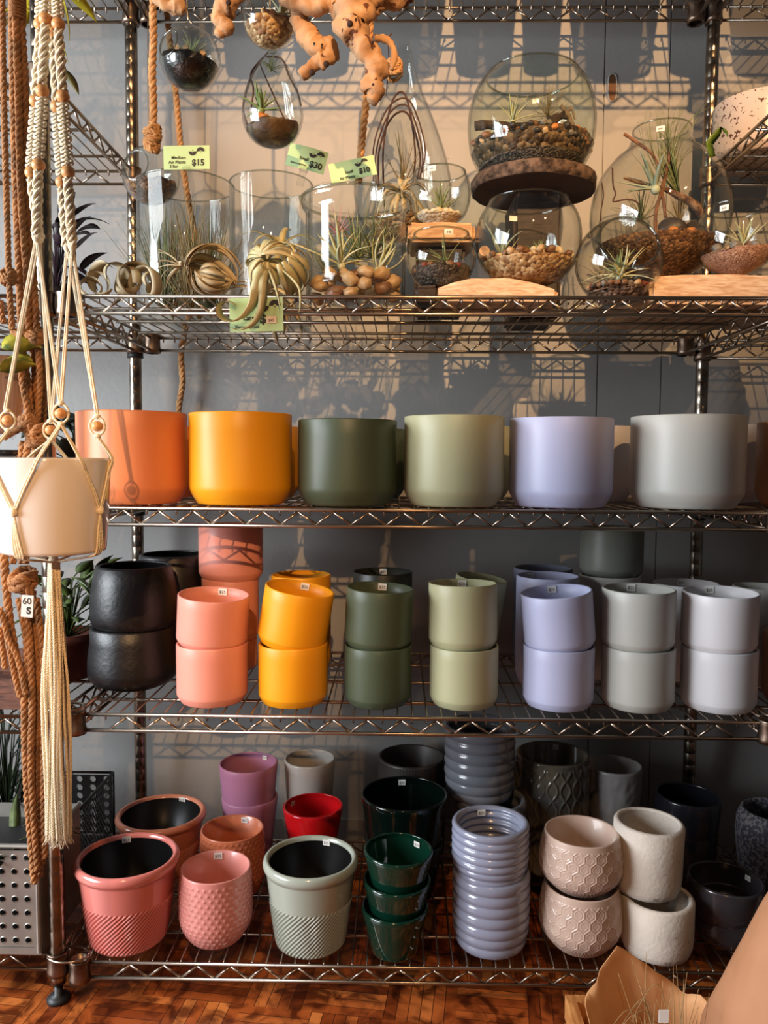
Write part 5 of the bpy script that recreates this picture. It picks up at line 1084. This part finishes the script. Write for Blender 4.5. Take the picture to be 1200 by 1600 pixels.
def square(P0, P1, r):
    mb = MB(); P0, P1 = rel(P0), rel(P1); L = np.linalg.norm(P1-P0); n = int(L/.0046); P = resample([P0, P1], n+1); mb.tube(P, r*.55, 6)
    for i in range(n):
        c = (P[i]+P[i+1])/2
        for s in (-1, 1): mb.ball(c+np.array([s*r*.95, -.0005, (.001 if i % 2 else -.001)*s]), (r*.45, r*.5, .0026), 8, 6)
        mb.tube([c+np.array([-r, -r*.5, -.0012]), c+np.array([0, -r*.85, 0]), c+np.array([r, -r*.5, .0012])], .0014, 5)
    mb.build('square_knot_section', CORD, hang_root)
def strand(xs, dy, rb):
    A = lambda x, y: atY(x, y, Ym+dy)
    (x0, y0), (x1, y1), (x2, y2), (x3, y3), (x4, y4) = xs
    square(A(x0, y0), A(x1, y1-9), .0056); bead(A(x1, y1), rb); twist(A(x1, y1+9), A(x2, y2-9), .0055); bead(A(x2, y2), rb); square(A(x2, y2+10), A(x3, y3-9), .0058); bead(A(x3, y3), rb); twist(A(x3, y3+9), A(x4, y4), .0055)
strand([(72, -45), (71, 30), (66, 142), (60, 258), (57, 372)], -.012, .0083)
strand([(88, -45), (91, 38), (98, 151), (106, 269), (113, 385)], -.012, .0083)
strand([(66, -45), (63, 38), (56, 158), (49, 270), (62, 372)], .022, .0083)
strand([(83, -45), (83, 52), (89, 167), (97, 285), (104, 385)], .022, .0083)
K = {'L': ((8, 640), 0), 'F': ((95, 634), -.045), 'R': ((153, 655), .0), 'B': ((80, 662), .055)}
def cords(p0, p1, n, sp=.0026, nm='cord'):
    mb = MB()
    for k in range(n):
        o = np.array([(k-(n-1)/2)*sp, 0, 0]); mb.rope(resample([rel(p0)+o*.6, rel(p1)+o], 10), .00145, .006, 5)
    mb.build(nm, CORD, hang_root)
A = lambda x, y, d=0: atY(x, y, Ym+d)
top = {'FL': (57, 370, -.012), 'FR': (113, 384, -.012), 'BL': (62, 370, .022), 'BR': (105, 384, .022)}
for t_, k in (('FL', 'L'), ('FL', 'F'), ('FR', 'F'), ('FR', 'R'), ('BL', 'L'), ('BL', 'B'), ('BR', 'B'), ('BR', 'R')):
    (kx, ky), kd = K[k]; cords(A(*top[t_]), A(kx, ky, kd), 2)
for t_ in top.values(): mb = MB(); mb.ball((0, 0, 0), (.0055, .0055, .009), 10, 8); mb.build('gathering_knot', CORD, hang_root, rel(A(*t_)))
BK = {'L': (12, 657), 'F': (95, 646), 'R': (152, 666), 'B': (79, 672)}; rimr = R+.0025
KN = [-1.81, -.27, 1.29, 2.84]; azs = {'F': (-1.04, -1.81, -.27), 'R': (.30, -.27, 1.29), 'B': (2.05, 1.29, 2.84), 'L': (3.60, 2.84, 2*PI-1.81)}
for k in K:
    (kx, ky), kd = K[k]; bx, by = BK[k]; c = A(bx, by, kd); r_ = .0072; bead(c, r_)
    mb = MB(); t = np.linspace(0, 2*PI, 24); mb.tube(np.stack([rel(c)[0]+.0098*np.cos(t), rel(c)[1]+0*t, rel(c)[2]+.0115*np.sin(t)], 1), .0016, 6); mb.ball(rel(c)+np.array([0, 0, .0125]), (.005, .004, .003), 8, 6); mb.ball(rel(c)+np.array([0, 0, -.0125]), (.005, .004, .003), 8, 6); mb.build('bead_loop', CORD, hang_root)
    for s in (-1, 1):
        az0, aA, aB = azs[k]; a1 = aA if s < 0 else aB; b0 = rel(c)+np.array([0, 0, -.013]); zr = H+.001
        ar = az0+(a1-az0)*.40
        pts = [b0, (rimr*math.cos(ar)*1.01, rimr*math.sin(ar)*1.01, zr)]
        for f in (.25, .5, .75, 1): a = ar+(a1-ar)*f; z = H+(.46*H-H)*f; rr = np.interp(z, [0, H*.5, H], [R*.90, R*.95, R*.995])+.0028; pts.append((rr*math.cos(a), rr*math.sin(a), z))
        mb = MB(); P = smooth(pts, 40)
        for q in (-.0015, .0015): mb.rope(P+np.array([q*math.sin(-a1), q*math.cos(a1), 0]), .00145, .006, 5)
        mb.build('cord', CORD, hang_root)
for k, az in enumerate(KN):
    rr = R*.945+.003; mb = MB(); mb.ball((rr*math.cos(az), rr*math.sin(az), .46*H), (.005, .005, .006), 10, 8); mb.build('gathering_knot', CORD, hang_root)
    for q in range(4):
        a0 = az+(q-1.5)*.035; pts = [(rr*math.cos(az), rr*math.sin(az), .45*H), ((R*.925+.003)*math.cos(a0), (R*.925+.003)*math.sin(a0), .22*H), ((R*.895+.0025)*math.cos(a0+.02*q), (R*.895+.0025)*math.sin(a0+.02*q), .004), (R*.80*math.cos(a0), R*.80*math.sin(a0), -.003), (R*.3*math.cos(a0), R*.3*math.sin(a0), -.010), (0, 0, -.014)]
        mb = MB(); mb.rope(smooth(pts, 34), .00145, .006, 5); mb.build('cord', CORD, hang_root)
mb = MB(); g = random.Random(4); z1 = rel(A(92, 1305))[2]; z0 = -.012; xt = rel(A(84, 900))[0]; xt2 = rel(A(93, 1300))[0]
for k in range(26):
    a = 2*PI*k*.382; q = math.sqrt((k+.5)/26); pts = []
    for s in np.linspace(0, 1, 8): rr = (.006+.0095*min(1, s*2.2)+.002*s)*q; pts.append((xt*min(1, s*6)+(xt2-xt)*s+rr*math.cos(a)*(1.0)+.0012*math.sin(s*9+k), rr*math.sin(a)+.001*math.cos(s*7+k), z0+(z1-z0)*s*(.985+.02*g.random())))
    mb.rope(smooth(pts, 40), .00185, .010, 5)
    e = np.array(pts[-1]); d = e-np.array(pts[-2]); d /= np.linalg.norm(d)
    for _ in range(5): mb.tube([e-d*.004, e+d*.005+np.array([g.uniform(-.002, .002), g.uniform(-.002, .002), 0]), e+d*.011+np.array([g.uniform(-.006, .006), g.uniform(-.005, .005), 0])], .0004, 4)
mb.ball((xt*.5, 0, z0-.004), (.007, .007, .014), 12, 8)
mb.build('tassel', CORD, hang_root)
# ------------------------------------------------------------------ brown jute hanger
Yj = -.60; A = lambda x, y, d=0: atY(x, y, Yj+d); jroot = thing('jute_plant_hanger', 'shaggy brown jute rope hanger with big knots behind the cream macrame', 'plant hanger', A(30, 900))
JC = A(30, 900)
def jrope(pts, r, nm='rope_strand', fz=0):
    mb = MB(); P = smooth([A(*p)-JC for p in pts], 40); mb.rope(P, r); g = random.Random(int(pts[0][0]*7)); 
    for _ in range(int(60)):
        i = g.randrange(39); d = np.array([g.uniform(-1, 1), g.uniform(-1, 1), g.uniform(-.5, .5)]); d /= np.linalg.norm(d); mb.tube([P[i], P[i]+d*r*1.3, P[i]+d*r*1.7+np.array([0, 0, -.002])], .0002, 3)
    mb.build(nm, JUTE, jroot)
def jknot(x, y, r, rr=.0045, d=0): mb = MB(); knot(mb, A(x, y, d)-JC, r, rr, int(x+y)); mb.build('knot', JUTE, jroot)
for k, pts in enumerate(([(19, 28), (21, 150), (25, 300), (30, 430), (34, 525)], [(25, 28, -.006), (29, 150, -.006), (33, 300, -.006), (42, 430, -.004), (46, 525)], [(33, 28), (40, 150), (44, 300), (52, 430), (58, 525)], [(28, 28, .008), (37, 150, .008), (40, 300, .008), (46, 430, .006), (54, 525, .006)])): jrope(pts, .0052)
mb = MB()
for k in range(9): t = np.linspace(0, 2*PI, 20); c = A(27, -10+k*5)-JC; mb.tube(np.stack([c[0]+.0095*np.cos(t), c[1]+.0095*np.sin(t), c[2]+0*t], 1), .0022, 6)
mb.tube([A(27, -20)-JC, A(27, 32)-JC], .008, 8); mb.build('wrapped_collar', JUTE, jroot)
jrope([(3, -20, -.02), (6, 150, -.02), (10, 300, -.02), (14, 430, -.02), (19, 515, -.02)], .0042); jrope([(0, 470, -.02), (5, 505, -.02)], .004); jknot(13, 434, .009, .003, -.02)
jknot(36, 530, .012); jknot(55, 528, .012)
for pts in ([(36, 545), (44, 600), (50, 660)], [(60, 545), (62, 600), (58, 660), (54, 700)], [(52, 545, .01), (54, 600, .01), (46, 680, .01)], [(30, 545, -.01), (34, 590, -.01), (44, 650, -.01), (38, 665, -.01), (5, 684, -.02)], [(68, 560, .02), (68, 640, .02), (62, 720, .02)]): jrope(pts, .0046)
jknot(46, 662, .011); jknot(58, 680, .012)
for pts in ([(44, 690), (36, 760, .01), (34, 880)], [(56, 695), (46, 780, .01), (40, 880)], [(36, 690, .01), (26, 780, .01), (20, 880)]): jrope(pts, .005)
jrope([(2, 760), (6, 850), (8, 900), (14, 960), (20, 1000), (34, 1075)], .0058); jknot(36, 908, .015, .0052)
for pts in ([(38, 930), (46, 1000), (50, 1100), (48, 1200), (58, 1360)], [(50, 930, .01), (58, 1010, .01), (64, 1100, .01), (62, 1200, .01), (66, 1350, .01)], [(44, 935, .012), (54, 1020, .012), (55, 1120, .012), (54, 1230, .012), (62, 1370, .012)], [(30, 935), (42, 1010), (38, 1100), (42, 1230), (54, 1380)], [(56, 935, .005), (68, 1030, .005), (70, 1120, .005), (68, 1250, .005), (70, 1340, .005)]): jrope(pts, .0052)
for pts in ([(0, 950, -.02), (14, 1000, -.02), (28, 1030, -.02), (40, 1085, -.02)], [(4, 960, -.01), (16, 1020, -.01), (24, 1060, -.01), (32, 1090, -.01)], [(0, 980, .0), (6, 1030, .0), (8, 1045, .0)]): jrope(pts, .004)
mb = MB(); q = A(43, 946, -.03)-JC; mb.box((-.008, -.0012, -.016), (.008, .0012, .014), rot=(0, .08, 0), c=q); tg_ = mb.build('price_tag', mat('white_tag', '#d8d9d6', .4), jroot, flat=True)
t = MB(); V, Fc = text_mb('60', .0125, 'CENTER', 0, .002, -.0016, .0001); t.add(V, Fc); V, Fc = text_mb('S', .0125, 'CENTER', 0.002, -.011, -.0016, .0006); t.add(V, Fc)
for v in t.v: v += q
t.build('tag_lettering', INK, tg_, flat=True)
q = A(-2, 632, .015); make_pot('hanging_planter', 'milky ribbed glass planter held in the jute hanger, cut by the left edge', 'planter', (q[0], q[1], A(0, 678, .015)[2]), ([(0, 0), (.012, 0), (.022, .008), (.030, .03), (.0335, .06), (.034, .085), (.0335, .105)], [(.0325, .105), (.031, .085), (.028, .03), (0, .01)]), mat('milky_glass', '#b59a90', .25, coat=.3), n=120, disp=lambda a, r, z: .0004*np.sin(34*a))
m = MB(); A2 = lambda x, y: atY(x, y, -.63); oval_leaf(m, A2(4, 545), .055, .018, .5, .9, .9, -1.6); oval_leaf(m, A2(0, 580), .05, .015, .2, .8, -.6, -1.2); oval_leaf(m, A2(12, 560), .035, .012, .1, .6, .6, -1.4)
tag(m.build('variegated_leaves', lmat('variegated_leaf', '#3d5a2a', '#b9a832')), 'green and yellow variegated leaves growing from the planter at the left edge', 'plant')
# ------------------------------------------------------------------ kraft paper in the foreground
KRAFT = mat('kraft_paper', '#c88f5c', .8, vary=(5, '#d6a272'), bump=(60, .25)); KRAFT2 = mat('kraft_paper_brown', '#a8734e', .8, vary=(5, '#b88460'), bump=(60, .25))
PW = wood_mat('pallet_wood', '#a0622e', '#cf9455', (30, 6, 6))
Yk = -.70; zr = atY(900, 1558, -.625)[2]; xl = atY(884, 1566, -.625)[0]; xr = atY(1128, 1580, -.625)[0]
root = thing('wooden_crate', 'rough wooden slat crate at the bottom edge holding the kraft wrapped plant', 'crate', ((xl+xr)/2, -.735, 0)); hw_ = (xr-xl)/2
for nm, z in (('slat', zr), ('slat', zr-.042), ('slat', zr-.10)):
    MB().box((-hw_, .10, z-.034), (hw_, .115, z)).build('slat', PW, root, flat=True)
    MB().box((-hw_, -.115, z-.075), (hw_, -.10, z-.041)).build('slat', PW, root, flat=True)
for s in (-1, 1):
    MB().box((s*hw_-.013 if s > 0 else -hw_, -.0995, zr-.034), (hw_ if s > 0 else -hw_+.013, .0995, zr)).build('end_slat', PW, root, flat=True)
    for y in (-.0985, .0805): MB().box((s*(hw_-.032)-.016, y, 0), (s*(hw_-.032)+.016, y+.018, zr-.035)).build('corner_post', PW, root, flat=True)
MB().box((-hw_+.02, -.099, .02), (hw_-.02, .099, .03)).build('bottom_board', PW, root, flat=True)
kx = atY(1030, 1560, Yk)[0]
def cone_wrap(name, label, c, r0, prof, m, seed, parent=None, nseg=90):
    """folded paper wrap open at the top; prof(angle) = rim height"""
    V = []; rows = 14
    for j in range(nseg):
        a = 2*PI*j/nseg; h = prof(a)
        for i in range(rows):
            s = i/(rows-1); z = h*s; r = r0*(.55+.62*s)*(1+.10*noise.noise(Vector((math.cos(a)*1.6+seed, math.sin(a)*1.6, s*1.8)))+.16*abs(noise.noise(Vector((math.cos(a)*2.6+seed, math.sin(a)*2.6, s*3.4)))))
            V.append((r*math.cos(a), r*math.sin(a), z))
    Fc = [(j*rows+i, ((j+1) % nseg)*rows+i, ((j+1) % nseg)*rows+i+1, j*rows+i+1) for j in range(nseg) for i in range(rows-1)]
    mb = MB().add(V, Fc); o = mb.build(name, m, None, c); sm = o.modifiers.new('thickness', 'SOLIDIFY'); sm.thickness = .0008
    return tag(o, label, 'paper wrap')
zpk = atY(968, 1494, Yk+.03)[2]-.031
def rimf(a):
    # tall point at the back left, a lower flap to the right, low in front
    d1 = (a-2.02+PI) % (2*PI)-PI; d2 = (a-.75+PI) % (2*PI)-PI
    return max(zpk*max(0, 1-abs(d1)*.30), (zpk-.052)*max(0, 1-abs(d2)*.32), zpk*.46)
cone_wrap('kraft_paper_wrap', 'pointed brown kraft paper wrapped round grasses in the slat crate', (kx, Yk-.03, .031), .078, rimf, KRAFT, 2)
g = random.Random(9); m = MB()
for k in range(30):
    x0 = kx+g.uniform(-.03, .035); y0 = Yk-.03+g.uniform(-.03, .03); hgt = g.uniform(.16, zpk+.03); a = g.uniform(0, 6.28); b = g.uniform(.0, .05); c = g.uniform(-.9, .2)
    m.tube(smooth([(x0, y0, .10), (x0+b*.3*math.cos(a), y0+b*.3*math.sin(a), .10+(hgt-.1)*.6), (x0+b*math.cos(a), y0+b*math.sin(a), hgt+.03)], 12), np.linspace(.0009, .0003, 12), 4)
    if k % 3 == 0: m.tube(smooth([(x0, y0, .12), (x0-.02, y0, hgt), (x0-.05, y0-.01, hgt-.02), (x0-.065, y0-.01, hgt-.07)], 14), np.linspace(.0007, .0003, 14), 4)
tag(m.build('dry_grass', lmat('straw', '#8a6a42', '#b39366'), None), 'thin dry grass stems rising out of the kraft paper', 'plant', kind='stuff')
q = atY(1037, 1588, Yk-.06); m = MB(); m.box((-.006, -.0006, -.008), (.006, .0006, .008)); tag(m.build('paper_label', STICK, None, q, flat=True), 'small white label stuck among the grass stems at the bottom edge', 'label')
ed = [atY(x, y, -.74) for x, y in ((1112, 1640), (1127, 1600), (1150, 1545), (1172, 1495), (1202, 1428), (1222, 1390))]; bx = ed[1][0]+.115
ez = [e[2] for e in ed]; er = [bx-e[0] for e in ed]
V = []; nseg, rows = 64, 22
for j in range(nseg):
    a = 2*PI*j/nseg
    for i in range(rows):
        s = i/(rows-1); z = .004+(ez[-1]-.004)*s; r = np.interp(z, [0]+ez, [er[0]*1.02]+er)*(1+.05*noise.noise(Vector((math.cos(a)*2, math.sin(a)*2, s*3)))+.05*abs(noise.noise(Vector((math.cos(a)*6, math.sin(a)*6, s*2)))))
        V.append((r*math.cos(a), r*math.sin(a), z))
mb = MB().add(V, [(j*rows+i, ((j+1) % nseg)*rows+i, ((j+1) % nseg)*rows+i+1, j*rows+i+1) for j in range(nseg) for i in range(rows-1)])
o = mb.build('kraft_paper_bag', KRAFT2, None, (bx, -.74, 0)); sm = o.modifiers.new('thickness', 'SOLIDIFY'); sm.thickness = .0008
tag(o, 'smooth brown kraft paper wrap tapering upward at the bottom right corner', 'paper wrap')
# ------------------------------------------------------------------ light
def spot(name, loc, target, watts, col, size=.9, blend=.6, r=.025):
    l = bpy.data.lights.new(name, 'SPOT'); l.energy = watts; l.color = col; l.spot_size = size; l.spot_blend = blend; l.shadow_soft_size = r
    o = bpy.data.objects.new(name, l); C.objects.link(o); o.location = loc
    o.rotation_euler = (Vector(target)-Vector(loc)).to_track_quat('-Z', 'Y').to_euler(); return o
WARM = (1, .57, .26)
spot('warm_spotlight', (.30, -4.3, 2.86), (.16, 0, 1.60), 1150, WARM, .40, .9)
spot('warm_spotlight', (1.75, -3.4, 2.86), (.3, 0, 1.62), 230, WARM, .40, .9)
spot('warm_spotlight', (-1.05, -3.6, 2.86), (-.35, -.1, 1.62), 150, WARM, .36, .9)
spot('warm_spotlight', (.25, -5.0, 2.60), (-.34, -.62, .82), 700, WARM, .17, .95)  # extra lamp, added only to light the hanging planter and tassel
spot('warm_spotlight', (-.2, -2.6, 2.86), (-.15, -.6, 0), 110, WARM, .5, .9)
wl = bpy.data.lights.new('shop_window_daylight', 'AREA'); wl.shape = 'RECTANGLE'; wl.size = 1.15; wl.size_y = 1.7; wl.energy = 150; wl.color = (.88, .94, 1)
wo = bpy.data.objects.new('shop_window_daylight', wl); C.objects.link(wo); wo.location = (-2.45, -1.35, 1.25)
wo.rotation_euler = (Vector((.1, -.3, .85))-Vector(wo.location)).to_track_quat('-Z', 'Z').to_euler()
w = bpy.data.worlds.new('shop_interior'); sc.world = w; w.use_nodes = True
bg = w.node_tree.nodes['Background']; bg.inputs['Color'].default_value = (.16, .156, .156, 1); bg.inputs['Strength'].default_value = .38
sc.cycles.transparent_max_bounces = 40; sc.cycles.max_bounces = 10; sc.cycles.diffuse_bounces = 4; sc.cycles.glossy_bounces = 4
sc.cycles.sample_clamp_indirect = 6; sc.cycles.use_denoising = True
vs_ = sc.view_settings; vs_.view_transform = 'Standard'; vs_.look = 'None'; vs_.gamma = 1; vs_.use_curve_mapping = False; vs_.exposure = 0
